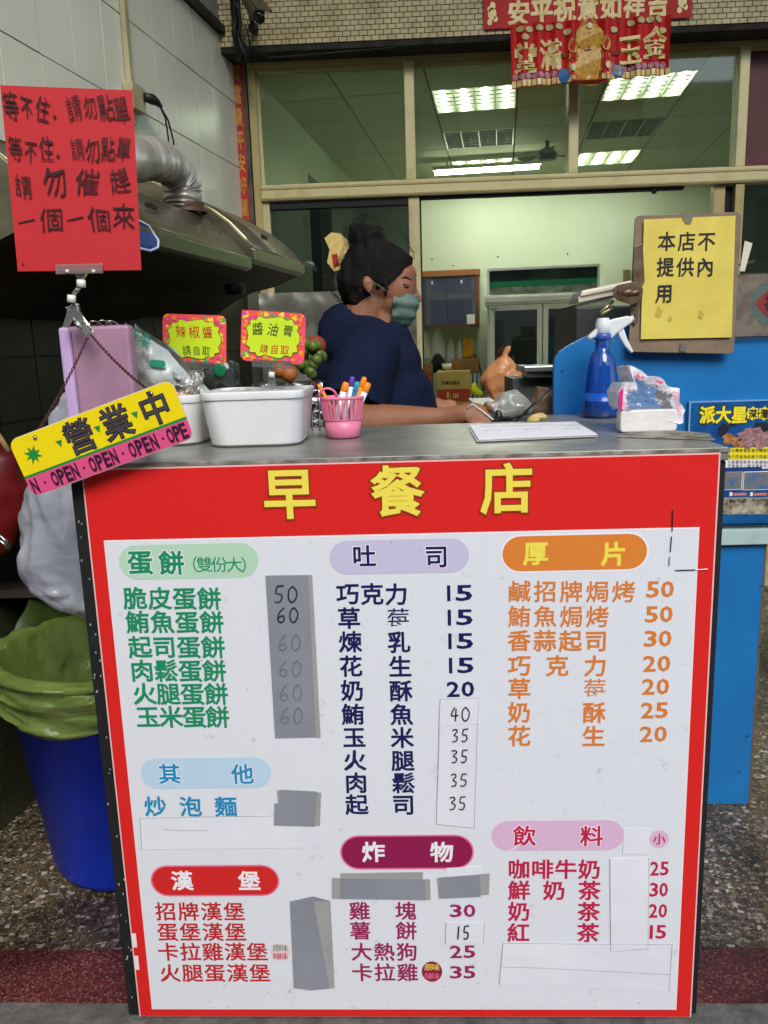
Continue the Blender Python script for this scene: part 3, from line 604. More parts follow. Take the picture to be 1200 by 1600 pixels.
flex('flexible_duct', 'silver flexible duct at the left edge of the photo behind the red notice', [hp(-28, 370), hp(-24, 320), hp(-26, 280), hp(-60, 245), hp(-140, 230, .2)], .062)
obj('duct_collar', MB().lathe(dc+V((0, 0, -.02)), [(.060, 0), (.058, .014), (.053, .016), (.053, .026)], 28, sx=1.15), M('collar_brown', S(88,66,48), .5, metal=.4, c2=S(50,38,28), sc=20), smooth=True, label='rusty brown collar where the right duct meets the hood', cat='collar')
# conduit, socket box, plug and cables
cm = M('conduit', S(178,172,134), .5, c2=S(156,148,108), sc=10)
tc_ = (atp(192, 70, WA, WN)-WA).dot(WD)
obj('wall_conduit', MB().fbox(WL, tc_-.012, tc_+.014, .006, .024, 2.03, 3.0), cm, label='square cream cable conduit running down the tiled wall', cat='conduit', bevel=.002)
bx = thing('socket_box', 'cream surface socket box on the tiled wall beside the red notice', 'socket', WL(tc_, .02, 1.97))
obj('box', MB().fbox(WL, tc_-.05, tc_+.04, .006, .04, 1.955, 2.035), cm, bx, bevel=.003)
obj('conduit_stub', MB().fbox(WL, tc_-.01, tc_+.014, .006, .02, 1.915, 1.955), cm, bx)
blk = M('cable_black')
pl = thing('power_plug', 'black power plug in the socket box with two cables looping down', 'plug', WL(tc_-.05, .03, 2.0))
obj('plug_body', MB().tube([WL(tc_-.03, .045, 2.005), WL(tc_-.055, .06, 2.003), WL(tc_-.075, .065, 2.0), WL(tc_-.1, .07, 1.99)], [.014, .017, .013, .006], 10), blk, pl, smooth=True)
for k in (0, 1):
    obj('cable', MB().tube([WL(tc_-.09, .07, 1.99), WL(tc_-.125-.02*k, .07, 1.96), WL(tc_-.14-.04*k, .068, 1.9), WL(tc_-.145-.05*k, .06, 1.80), WL(tc_-.12-.03*k, .06, 1.72), WL(tc_-.06, .06, 1.60)], .0035, 6), blk, pl, smooth=True)
# red couplet on the pillar
cf = Face((0, 2.583, 0), (0, -1, 0)); redp = M('couplet_red', S(186,40,28), .5, c2=S(160,30,22), sc=8); goldi = M('gold_ink', S(206,150,60), .4, metal=.2, c2=S(176,116,40), sc=30)
t = thing('red_couplet', 'narrow vertical red couplet strip with gold characters beside the window frame', 'couplet', cf.at(382, 345))
mb = MB(); mb.slab([cf.at(x, y) for x, y in ((362, 92), (377, 96), (391, 345), (375, 343))], (0, -.001, 0)); obj('paper', mb, redp, t)
mb = MB()
for k, ch in enumerate('財富貴平安好運'):
    yy = 112+k*35.5; c = cf.at(368.5+k*2.15, yy); put(mb, ch, c, V((1, 0, 0)), V((0, 0, 1)), .036, .075, .03, .0022, .5)
obj('lettering', mb, goldi, t)
# cctv camera and cable bundle in the corner
t = thing('cctv_camera', 'old bullet security camera on the tiled lintel in the upper left corner', 'security camera', at(400, 10, 2.30))
a = at(384, -12, 2.30); b = at(404, 25, 2.16)
obj('camera_body', MB().bar(a, b, .05, h=.045), M('cam_beige', S(96,90,66), .5, c2=S(74,68,48), sc=12), t, bevel=.006)
obj('sun_hood', MB().bar(at(382, -22, 2.30), at(413, 16, 2.14), .06, h=.006), M('cam_beige'), t)
d = (b-a).normalized(); obj('lens', MB().tube([b, b+d*.022], [.022, .02], 16), M('lens_black', S(14,14,16), .1), t, smooth=True)
obj('mount_ball', MB().ball(at(396, 44, 2.34), .022), M('mount_dark', S(30,28,28), .4), t, smooth=True)
obj('bracket', MB().tube([at(396, 44, 2.34), at(392, 26, 2.32), at(390, 5, 2.28)], .010, 8).tube([at(396, 44, 2.34), at(400, 50, 2.449)], .012, 8), M('mount_dark'), t, smooth=True)
t = thing('cable_bundle', 'tangle of black cables running down the corner under the security camera', 'cables', at(372, 60, 2.38))
for k in range(9):
    x0 = 366+random.uniform(-2, 6); pts = []
    for q in range(7): yy = -25+q*20; pts.append(at(x0+yy*.05+random.uniform(-2.5, 2.5)+(q > 4)*random.uniform(-3, 14), yy, 2.38+random.uniform(-.02, .03)))
    obj('cable', MB().tube(pts, random.uniform(.004, .010), 6), blk, t, smooth=True)
obj('thin_wire', MB().tube([at(384, 40, 2.42), at(392, 75, 2.42), at(420, 90, 2.42), at(500, 84, 2.41), at(620, 74, 2.41)], .003, 5), blk, t, smooth=True)
# banners
bred = M('banner_red', S(206,24,26), .5, c2=S(184,16,20), sc=5, spec=.3)
gold = M('banner_gold', S(240,224,160), .4, metal=.05, c2=S(222,196,110), sc=30)
b1 = Face((0, 2.435, 0), (.0, -1, 0))
t = thing('red_banner', 'upper red new year banner with seven gold characters pasted on the mosaic tiles', 'banner', b1.at(920, 40), 'red new year banners above the window')
obj('paper', MB().slab([b1.at(*p) for p in ((757, 46), (1081, 27), (1083, -30), (754, -12))], (0, .003, 0)), bred, t)
mb = MB(); b1.row(mb, '安平祝意如祥吉', 794, 1044, 21, 6, 33, h=34, bev=.035, lift=.001, jit=.5); obj('lettering', mb, gold, t)
mb = MB()
for cx, cy in ((769, 22), (1066, 3)):
    c = b1.at(cx, cy)
    for (dx, dz, r_) in ((0, .0, .018), (.002, .03, .012), (-.012, .018, .008), (.014, -.02, .009), (-.01, -.03, .01)): mb.quad(*[c+V((dx+r_*math.cos(a*.7), -.002, dz+r_*1.3*math.sin(a*.7))) for a in range(9)])
obj('ornament', mb, gold, t, kind='stuff')
b2y = 2.405
b2 = Face((0, b2y, 0), (0, -1, 0))
t = thing('red_banner', 'lower pleated red banner with four gold characters hanging over the window', 'banner', b2.at(920, 120), 'red new year banners above the window')
A0, A1, A2, A3 = b2.at(797, 40), b2.at(1047, 24), b2.at(1043, 118), b2.at(800, 139)
def rip(p): return V((0, .008*math.sin(p.x*95)+.006*math.sin(p.x*41+1)-.010, 0))
def bfn(a, b): p = A0.lerp(A1, a).lerp(A3.lerp(A2, a), b); return p+rip(p)
obj('cloth', MB().grid(bfn, 90, 6), bred, t, smooth=True)
def onb(x, y, lift=.002): p = b2.at(x, y); return p+rip(p)+V((0, -lift-.002, 0))
mb = MB()
for ch, x, y in (('堂', 821, 93), ('滿', 860, 87), ('玉', 983, 80), ('金', 1022, 70)):
    mb = MB(); n0 = len(mb.v); put(mb, ch, b2.at(x, y), V((1, 0, 0)), V((0, 0, 1)), .088, .112, .035, .0035, .6)
    for i in range(n0, len(mb.v)): mb.v[i] = mb.v[i]+rip(mb.v[i])
    obj('character', mb, gold, t)
# seated figure ornament, made of plain rounded patches
def patch(mb, cx, cy, rx, ry, lift=.002, n=16, sc_=0): mb.quad(*[onb(cx+rx*(1+sc_*math.cos(6*a*2*math.pi/n))*math.cos(2*math.pi*a/n), cy+ry*math.sin(2*math.pi*a/n), lift) for a in range(n)])
mb = MB(); patch(mb, 920, 100, 34, 36); patch(mb, 920, 60, 22, 24, .0022); patch(mb, 920, 44, 14, 14, .0024); patch(mb, 894, 74, 8, 12, .0026); patch(mb, 946, 70, 7, 12, .0026); obj('figure_robe', mb, M('robe_gold', S(222,178,70), .4, c2=S(190,130,40), sc=60), t, kind='stuff')
mb = MB(); patch(mb, 894, 108, 11, 15, .0035); patch(mb, 948, 104, 11, 15, .0035); patch(mb, 920, 128, 30, 4, .0035); obj('robe_red', mb, M('robe_red', S(190,50,30), .4), t, kind='stuff')
mb = MB(); patch(mb, 880, 120, 9, 12, .003); patch(mb, 964, 112, 10, 11, .003); patch(mb, 920, 58, 17, 4, .004); obj('robe_blue', mb, M('robe_blue', S(60,110,160), .4), t, kind='stuff')
mb = MB()
for x, y, a, b in ((920, 50, 13, 3.5), (920, 96, 8, 7), (903, 95, 3, 12), (937, 92, 3, 12), (880, 88, 5, 4), (962, 84, 5, 4), (920, 112, 12, 3), (906, 120, 3, 8), (934, 117, 3, 8)): patch(mb, x, y, a, b, .0038+.0001*(x % 7), 12)
obj('robe_trim', mb, M('robe_brown', S(130,70,34), .5), t, kind='stuff')
mb = MB()
for x, y, a, b in ((894, 108, 4, 6), (948, 104, 4, 6), (920, 42, 5, 5), (920, 104, 4, 4)): patch(mb, x, y, a, b, .0052, 10)
obj('robe_jewel', mb, M('robe_cream', S(236,220,170), .4), t, kind='stuff')
mb = MB(); patch(mb, 920, 70, 12, 10, .0042); obj('figure_face', mb, M('face_print', S(226,176,130), .5), t)
mb = MB(); patch(mb, 920, 85, 14, 6, .0046); obj('figure_beard', mb, M('beard_print', S(90,70,60), .5), t)
mb = MB()
for k in range(24):
    x = 805+k*10; y = 122-k*.85
    if 872 < x < 965: continue
    patch(mb, x, y, 4.6, 5, .0026, 10)
obj('cloud_pattern', mb, M('cloud_print', S(160,100,130), .5, c2=S(206,170,150), sc=80), t, kind='stuff')
mb = MB()
for k in range(32):
    x = 803+k*7.7; y = 135-k*.66; mb.quad(onb(x-3, y-7), onb(x+3.2, y-7.3), onb(x+3, y+2.5), onb(x-2.8, y+2.8))
obj('fringe', mb, gold, t, kind='stuff')
mb = MB()
for x, y in ((812,47),(826,48),(842,46),(858,44),(873,43),(1000,34),(1014,33),(1028,32),(985,37),(820,60),(1035,48),(885,52),(958,48)): patch(mb, x, y, 6, 5, .003, 10)
obj('coin_border', mb, M('coin_print', S(200,190,120), .4), t, kind='stuff')
# =================================================================== COUNTER
CT = 1.006
ctm = M('counter_steel', S(160,162,154), .34, metal=.4, c2=S(124,125,116), sc=7, det=8, rv=.12, bump=.05, bsc=25)
crust = M('grimy_steel', S(170,164,150), .6, metal=.2, c2=S(96,88,74), sc=30, det=8, bump=.4, bsc=60)
fe = M('carcass_black', S(26,26,28), .6, c2=S(44,42,40), sc=30, det=8, lo=.55, hi=.75)
ct = thing('serving_counter', 'steel topped serving counter carrying the big red and white menu board', 'counter', (0, .2, 0))
x0, x1 = -.512, .497
obj('side_panel', MB().box(x0, x0+.022, .002, .50, .0, CT-.022), fe, ct, bevel=.002)
obj('side_panel', MB().box(x1-.012, x1+.006, .006, .64, .0, CT-.022), fe, ct, bevel=.002)
obj('front_frame', MB().box(x0+.022, x1-.012, .012, .03, .03, CT-.022), fe, ct)
top = MB().slab([(x0, -.004, CT-.02), (x1+.006, -.004, CT-.02), (x1+.006, .645, CT-.02), (.31, .645, CT-.02), (.31, .50, CT-.02), (x0, .50, CT-.02)], (0, 0, .02))
obj('countertop', top, ctm, ct, bevel=.002)
obj('front_edge', MB().box(x0, x1+.006, -.0065, -.004, CT-.0065, CT-.001), crust, ct)
obj('rust_flap', MB().slab([atz(*p, CT+.0008) for p in ((962,683),(1010,668),(1108,678),(1118,688))], (0, 0, .0008)), crust, ct)
obj('worktop', MB().box(-.50, .60, .52, .86, .93, .955), M('work_steel', S(120,122,112), .35, metal=.8, c2=S(80,78,66), sc=9), label='lower steel work surface behind the counter where the woman works', cat='worktop', bevel=.002)
obj('work_cabinet', MB().box(-.49, .59, .54, .84, .0, .929), M('cab_dark', S(60,62,58), .5, metal=.5), label='dark steel cabinet under the work surface behind the counter', cat='cabinet')
# dribbles of black paint / glue spots on left side
spots = MB()
for k in range(30):
    zz = random.uniform(.03, .95); r_ = random.uniform(.0008, .002); xx = x0+random.uniform(.002, .018); spots.box(xx, xx+r_*1.2, .0005, .0021, zz, zz+r_*2)
obj('paint_spot', spots, M('spot_white', S(170,166,158), .8), ct, kind='stuff')
# ------------------------------------------------------------------ menu board
FB = Face((0, -.006, 0), (0, -1, 0)); FX = (V((1, 0, 0)), V((0, 0, 1)))
PW, PH0, PH1 = .4895, .0, .999
mbd = thing('menu_board', 'large red and white corrugated plastic menu board on the counter front', 'menu board', (0, 0, 0))
def print_mat(name, c, rib=True, dirt=None, rough=.38):
    m = M(name, c, rough, spec=.4); n = m.node_tree; b = n.nodes['Principled BSDF']
    tc = n.nodes.new('ShaderNodeTexCoord'); wv = n.nodes.new('ShaderNodeTexWave'); wv.inputs['Scale'].default_value = 62; wv.inputs['Distortion'].default_value = .25; wv.inputs['Detail'].default_value = 1
    nz = n.nodes.new('ShaderNodeTexNoise'); nz.inputs['Scale'].default_value = 7; nz.inputs['Detail'].default_value = 3
    n.links.new(tc.outputs['Object'], wv.inputs[0]); n.links.new(tc.outputs['Object'], nz.inputs[0])
    bp = n.nodes.new('ShaderNodeBump'); bp.inputs['Strength'].default_value = .06; bp.inputs['Distance'].default_value = .0012; n.links.new(wv.outputs['Fac'], bp.inputs['Height'])
    b2_ = n.nodes.new('ShaderNodeBump'); b2_.inputs['Strength'].default_value = .25; b2_.inputs['Distance'].default_value = .006; n.links.new(nz.outputs[0], b2_.inputs['Height']); n.links.new(bp.outputs[0], b2_.inputs['Normal'])
    n.links.new(b2_.outputs[0], b.inputs['Normal'])
    dn = n.nodes.new('ShaderNodeTexNoise'); dn.inputs['Scale'].default_value = 26; dn.inputs['Detail'].default_value = 10; dn.inputs['Roughness'].default_value = .75
    rp = n.nodes.new('ShaderNodeValToRGB'); rp.color_ramp.elements[0].position = .60; rp.color_ramp.elements[0].color = c; rp.color_ramp.elements[1].position = .80; rp.color_ramp.elements[1].color = dirt or tuple(q*.55 for q in c[:3])+(1,)
    n.links.new(tc.outputs['Object'], dn.inputs[0]); n.links.new(dn.outputs[0], rp.inputs[0]); n.links.new(rp.outputs[0], b.inputs['Base Color']); return m
pred = print_mat('board_red', S(222,38,34)); pwht = print_mat('board_white', S(226,228,230), dirt=S(160,158,150))
pink_edge = M('board_edge', S(236,196,190), .5)
obj('sheet', MB().box(-PW, PW, -.0055, -.0045, PH0+.004, PH1), pink_edge, mbd)
obj('red_border', MB().box(-PW+.0025, PW-.0025, -.0062, -.0055, PH0+.005, PH1-.003), pred, mbd)
wq = [(-.4633, .8824), (.4612, .8824), (.4612, .0215), (-.4633, .0215)]
obj('white_line', MB().box(wq[0][0]-.0018, wq[1][0]+.0018, -.0065, -.0062, wq[2][1]-.0018, wq[0][1]+.0018), M('line_white', S(240,226,222), .4), mbd)
obj('white_field', MB().box(wq[0][0], wq[1][0], -.0070, -.0065, wq[2][1], wq[0][1]), pwht, mbd)
FB = Face((0, -.0072, 0), (0, -1, 0))
ink = lambda nm, c=None: M('ink_'+nm, c, .4)
yel = ink('yellow', S(246,226,84)); org_d = ink('rust', S(150,60,20))
def line(txt, x0, x1, y, sz, m, bev=.022, h=None, nm='menu_character', halo=None, lift=.0004):
    n = len(txt)
    for i, ch in enumerate(txt):
        one = ' '*i+ch+' '*(n-1-i); bv = 0 if ch == '莓' else bev
        if halo: mb = MB(); FB.row(mb, one, x0, x1, y, sz=sz, h=h, bev=bv+.03, flat=FX, lift=lift*.5); obj('character_outline', mb, halo, mbd)
        mb = MB(); FB.row(mb, one, x0, x1, y, sz=sz, h=h, bev=bv, flat=FX, lift=lift); obj(nm, mb, m, mbd)
def price(txt, x0, x1, y, h, m, bev=.02):
    mb = MB(); FB.num(mb, txt, x0, x1, y, h, bev, .0004, FX); return obj('price', mb, m, mbd)
for ch, x, y in (('早', 452, 771), ('餐', 621, 767), ('店', 792, 763)):
    line(ch, x-40, x+40, y, 80, yel, bev=.022, h=80, nm='title_character', halo=org_d)
def pil(x0, x1, y0, y1, c, edge=None):
    a, b = FB.at(x0, (y0+y1)/2), FB.at(x1, (y0+y1)/2); zt_, zb_ = FB.at((x0+x1)/2, y0).z, FB.at((x0+x1)/2, y1).z
    c0 = (a+b)/2; c0.z = (zt_+zb_)/2; L, H = b.x-a.x, zt_-zb_
    if edge: obj('pill_edge', MB().quad(*pill(c0, FX[0], FX[1], L+.006, H+.006, .0001, FB.n)), edge, mbd)
    obj('pill', MB().quad(*pill(c0, FX[0], FX[1], L, H, .0002, FB.n)), c, mbd)
wedge = ink('white', S(244,240,240))
G, NV, OR, MG, CR, BL, RD = ink('green', S(24,142,96)), ink('navy', S(24,24,84)), ink('orange', S(222,128,52)), ink('magenta', S(158,34,88)), ink('crimson', S(196,28,74)), ink('blue', S(24,140,186)), ink('red', S(196,40,44))
pil(186, 404, 850, 904, ink('palegreen', S(184,218,188))); line('蛋餅', 200, 287, 879, 38, G, .03, halo=wedge); line('（雙份大）', 284, 402, 882, 25, G, .004)
for txt, x0_, x1_, y in (('脆皮蛋餅',193,345,935),('鮪魚蛋餅',197,349,972),('起司蛋餅',201,351,1011),('肉鬆蛋餅',204,353,1048),('火腿蛋餅',208,356,1084),('玉米蛋餅',213,358,1120)): line(txt, x0_, x1_, y, 36, G, .022)
pil(515, 733, 843, 896, ink('lavender', S(204,196,220))); line('吐司', 551, 700, 869, 36, NV, .022, halo=wedge)
for txt, x0_, x1_, y in (('巧克力',526,637,928),('草莓',528,640,966),('煉乳',530,641,1003),('花生',531,643,1041),('奶酥',533,644,1079),('鮪魚',534,645,1116),('玉米',536,646,1152),('火腿',537,647,1188),('肉鬆',539,648,1223),('起司',540,648,1257)): line(txt, x0_, x1_, y, 35, NV, .022)
for txt, y in (('15',927),('15',965),('15',1002),('15',1040),('20',1077)): k = (y-927)/150; price(txt, 694+k*4, 738+k*3, y, 26, NV)
pil(785, 1011, 836, 891, ink('orangefill', S(226,132,52)), edge=wedge); line('厚片', 818, 978, 865, 38, yel, .03)
for txt, x0_, x1_, y, p in (('鹹招牌焗烤',794,992,924,'50'),('鮪魚焗烤',794,951,963,'50'),('香蒜起司',794,949,1001,'30'),('巧克力',794,948,1040,'20'),('草莓',794,947,1076,'20'),('奶酥',794,946,1113,'25'),('花生',794,945,1150,'20')):
    line(txt, x0_, x1_, y, 35, OR, .014 if p == '50' else .02); k = (y-924)/226; price(p, 1010-k*10, 1053-k*11, y-3, 27, OR)
pil(768, 975, 1282, 1329, ink('pinkfill', S(224,184,212))); line('飲料', 802, 942, 1306, 35, CR, .022, halo=wedge); pil(1015, 1045, 1297, 1325, ink('pinkfill')); line('小', 1020, 1040, 1311, 19, CR, .02)
for txt, x0_, x1_, y, p in (('咖啡牛奶',794,938,1358,'25'),('鮮奶茶',794,938,1391,'30'),('奶茶',794,937,1424,'20'),('紅茶',793,936,1457,'15')):
    line(txt, x0_, x1_, y, 34, CR, .022); k = (y-1358)/99; price(p, 1016-k*3, 1045-k*4, y-1, 25, CR, .02)
pil(534, 738, 1307, 1356, ink('plum', S(146,24,76)), edge=ink('rose', S(236,120,150))); line('炸物', 566, 708, 1331, 35, wedge, .026)
for txt, x0_, x1_, y, p in (('雞塊',546,650,1423,'30'),('薯餅',547,651,1454,''),('大熱狗',549,652,1487,'25'),('卡拉雞',550,653,1519,'35')):
    line(txt, x0_, x1_, y, 32, MG, .018)
    if p: price(p, 703, 743, y, 23, MG)
pil(659, 691, 1502, 1534, ink('plum2', S(150,28,66))); line('原味', 663, 687, 1511, 12.5, yel, .004); line('辣味', 663, 687, 1525, 12.5, ink('rose'), 0)
pil(220, 424, 1184, 1232, ink('paleblue', S(190,216,232))); line('其他', 248, 396, 1209, 34, BL, .02, halo=wedge); line('炒泡麵', 226, 370, 1260, 34, BL, .02)
pil(238, 434, 1354, 1398, ink('redfill', S(214,40,36)), edge=ink('rose')); line('漢堡', 268, 406, 1376, 33, wedge, .026)
for txt, x0_, x1_, y in (('招牌漢堡',243,382,1424),('蛋堡漢堡',246,384,1456),('卡拉雞漢堡',247,418,1487),('火腿蛋漢堡',250,422,1520)): line(txt, x0_, x1_, y, 32, RD, .016)
pil(423, 453, 1473, 1501, ink('palepink', S(232,206,206))); line('原味', 426, 450, 1481, 12.5, G, .004); line('辣味', 426, 450, 1494, 12.5, RD, .004)
# tape and stickers
tape = M('grey_tape', S(146,148,155), .36, c2=S(136,138,146), sc=6, rv=.06, bump=.06, bsc=30); tape2 = M('grey_tape_edge', S(168,166,162), .4, c2=S(158,156,152), sc=8)
lab = M('white_label', S(236,236,238), .35, c2=S(226,227,230), sc=5, bump=.25, bsc=14)
def stick(pts, m, lift, nm):
    return obj(nm, MB().slab([FB.at(x, y)+FB.n*lift for x, y in pts], -FB.n*.00035), m, mbd)
stick([(415,899),(488,898),(501,1151),(430,1153)], tape, .0012, 'tape_strip'); stick([(482,898.5),(488,898),(501,1151),(494,1152)], tape2, .0017, 'tape_strip')
stick([(433,1234),(502,1238),(500,1290),(437,1289)], tape2, .0012, 'tape_strip'); stick([(438,1233),(496,1236),(492,1291),(428,1289),(429,1255),(437,1254)], tape, .0017, 'tape_strip')
stick([(453,1408),(489,1400),(516,1407),(523,1543),(486,1547),(459,1543)], tape, .0012, 'tape_strip'); stick([(490,1408),(515,1408),(523,1543),(515,1543)], tape2, .0017, 'tape_strip')
stick([(532,1364),(661,1362),(660,1400),(533,1404)], tape2, .0012, 'tape_strip'); stick([(519,1371),(672,1373),(673,1405),(519,1403)], tape2, .0017, 'tape_strip'); stick([(532,1371.5),(664,1373),(665,1405),(532,1403)], tape, .0022, 'tape_strip')
stick([(683,1371),(765,1364),(764,1397),(686,1403)], tape2, .0014, 'tape_strip'); stick([(687,1370),(750,1366),(751,1400),(686,1403)], tape, .0019, 'tape_strip')
stick([(688,1092),(748,1091),(748,1131),(686,1133)], lab, .0014, 'price_label'); stick([(688,1131),(746,1132),(741,1293),(682,1287)], lab, .0010, 'price_label')
stick([(219,1278),(437,1274),(505,1290),(503,1324),(222,1327)], lab, .0008, 'blank_label')
stick([(697,1441),(757,1441),(755,1473),(696,1475)], lab, .0010, 'price_label'); stick([(697,1356),(752,1353),(752,1366),(698,1370)], lab, .0008, 'blank_label')
stick([(974,1294),(1014,1294),(1013,1334),(973,1334)], lab, .0010, 'blank_label'); stick([(953,1341),(1013,1340),(1012,1481),(954,1486)], lab, .0014, 'blank_label')
stick([(786,1473),(1050,1475),(1045,1549),(780,1538)], lab, .0009, 'blank_label')
# thin worn outlines of the labels
pencil = M('pencil', S(150,148,148), .7); mk = M('marker_black', S(22,22,26), .5); mkf = M('marker_faint', S(122,123,130), .6)
def scrib(mb, pts, r=.0007, lift=.0022): pen(mb, [FB.at(x, y)+FB.n*lift for x, y in pts], r, 5)
for pts in ([(219,1278),(300,1276),(437,1274)], [(219,1278),(222,1327)], [(786,1473),(900,1474),(1050,1475)], [(1050,1475),(1045,1549)], [(786,1473),(780,1538)], [(953,1341),(954,1486),(1012,1482)], [(1013,1340),(1012,1482)], [(688,1092),(686,1133),(682,1287),(741,1293),(746,1132),(748,1091),(688,1092)], [(697,1441),(696,1475)], [(757,1441),(755,1473)], [(254,1295),(280,1297),(326,1297)], [(784,1510),(850,1512),(1046,1522)]):
    mb = MB(); scrib(mb, pts, .0004, .0012); obj('label_edge', mb, pencil, mbd)
DG = {'0': [[(.5,0),(.15,.25),(.1,.7),(.4,1),(.8,.8),(.9,.35),(.55,0)]], '1': [[(.6,0),(.45,1)]], '3': [[(.1,.08),(.6,0),(.75,.2),(.35,.45),(.8,.65),(.6,.95),(.1,1)]],
      '4': [[(.5,0),(.1,.6),(.95,.6)],[(.65,.1),(.55,1)]], '5': [[(.3,0),(.2,.42),(.7,.5),(.75,.8),(.45,1),(.05,.95)],[(.3,0),(.95,-.04)]], '6': [[(.75,0),(.25,.35),(.1,.8),(.45,1),(.8,.8),(.6,.55),(.15,.7)]]}
def handnum(txt, x, y, wd, h, m, r):
    mb = MB(); n = len(txt); cw = wd/n
    for i, ch in enumerate(txt):
        for st in DG[ch]:
            P = [(x-wd/2+cw*(i+.12+.76*a)+random.uniform(-.4, .4), y-h/2+h*b+random.uniform(-.4, .4)) for a, b in st]
            Q = []
            for j in range(len(P)-1):
                p0, p1, p2, p3 = P[max(j-1, 0)], P[j], P[j+1], P[min(j+2, len(P)-1)]
                for k in range(5): t_ = k/5; Q.append(tuple(.5*((2*p1[c])+(-p0[c]+p2[c])*t_+(2*p0[c]-5*p1[c]+4*p2[c]-p3[c])*t_*t_+(-p0[c]+3*p1[c]-3*p2[c]+p3[c])*t_**3) for c in (0, 1)))
            Q.append(P[-1]); scrib(mb, Q, r)
    return obj('handwritten_price', mb, m, mbd)
handnum('50', 447, 928, 42, 25, mk, .0011); handnum('60', 450, 960, 38, 23, mk, .0011)
for y in (1003, 1043, 1081, 1117): handnum('60', 453+(y-1003)*.03, y, 40, 24, mkf, .0009)
handnum('40', 719, 1115, 34, 22, mk, .0011)
for y, x in ((1148, 719), (1181, 718), (1218, 717), (1254, 715)): handnum('35', x, y, 30, 19, mk, .0011)
handnum('15', 722, 1456, 26, 20, mk, .0013)
for pts, m_ in (([(1051,797),(1050,830)], mk), ([(1049,838),(1047,862)], mk), ([(1046,870),(1045,884)], mkf), ([(1055,891),(1086,890)], mk), ([(1088,890),(1105,889)], wedge)):
    mb = MB(); scrib(mb, pts, .0008, .0012); obj('scratch', mb, m_, mbd)
random.seed(11); mb = MB()
for k in range(90):
    x, y = random.uniform(250, 1040), random.choice([random.uniform(840, 1550), random.uniform(1470, 1575)]); p = FB.at(x, y)+FB.n*.0003; r_ = random.uniform(.0005, .0013)
    mb.quad(*[p+V((r_*math.cos(a)*random.uniform(.5, 1.5), 0, r_*math.sin(a))) for a in (0, 1.2, 2.4, 3.6, 4.9)])
obj('grime_speck', mb, mkf, mbd, kind='stuff')
for k, (x, y, w_) in enumerate(((540,1567,4),(806,1571,2),(946,1573,3),(1020,1566,3),(470,1567,2))):
    p = FB.at(x, y)+FB.n*.0004; obj('paint_chip', MB().quad(p, p+V((w_*.0012, 0, .0004)), p+V((w_*.001, 0, .0016)), p+V((0, 0, .001))), wedge, mbd)
for y in (1470, 1505): p = FB.at(206+(y-1470)*.1, y); obj('staple_tab', MB().box(p.x, p.x+.008, -.0065, -.004, p.z-.014, p.z+.014), M('line_white'), mbd)
# =================================================================== BLUE PARTITION
YB = .66
BF = Face((0, YB-.001, 0), (0, -1, 0))
blue = M('blue_paint', S(28,118,182), .38, c2=S(22,104,166), sc=4, bump=.06, bsc=20, rv=.05)
t = thing('blue_partition', 'bright blue painted board partition standing to the right behind the counter', 'partition', BF.at(1100, 1258))
a, b = BF.at(865, 700), BF.at(1230, 700)
prof = [(866, 700), (865, 575), (867, 560), (874, 550), (888, 540), (990, 487), (1003, 480), (1240, 472), (1240, 824)]
bl = BF.at(1105, 823); prof2 = [BF.at(x, y) for x, y in prof[:8]]; zlow = bl.z
br = BF.at(1240, 823).x
obj('upper_board', MB().slab([V((prof2[0].x, YB, zlow))]+[V((p.x, YB, p.z)) for p in prof2[1:]]+[V((br+.6, YB, prof2[7].z)), V((br+.6, YB, zlow))], (0, .018, 0)), blue, t, bevel=.002)
zs0, zs1 = BF.at(1150, 850).z, BF.at(1150, 826).z
obj('table_edge', MB().box(.30, br+.6, YB-.012, YB+.5, zs0, zs1), M('mint_paint', S(170,196,188), .5, c2=S(136,160,150), sc=9, lo=.5, hi=.75), t, bevel=.002)
x0_, x1_ = .55, BF.at(1196, 852).x
obj('leg_panel', MB().box(.40, x1_, YB+.004, YB+.022, .002, zs0-.001), blue, t, bevel=.001)
obj('side_leg', MB().box(x1_, x1_+.006, YB+.004, YB+.03, .002, zs0-.001), M('wood_edge', S(96,84,70), .8), t)
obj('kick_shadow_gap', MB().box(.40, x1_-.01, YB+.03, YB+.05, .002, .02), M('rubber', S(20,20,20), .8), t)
mb = MB()
for x, y in ((945,588),(1190,915),(1168,945),(1188,1010),(1156,1205),(1120,1098),(1180,1110),(878,600)): c = BF.at(x, y); mb.lathe(c+V((0, -.0005, 0)), [(0, 0), (.0025, 0)], 6); 
mb = MB()
for x, y in ((945,600),(1190,915),(1168,1150),(1188,1010),(1156,1205),(878,580),(1012,560)): c = BF.at(x, y); mb.quad(*[c+V((.0026*math.cos(q), -.0006, .0026*math.sin(q))) for q in range(6)])
obj('nail_spot', mb, M('nail_dark', S(20,40,60), .6), t, kind='stuff')
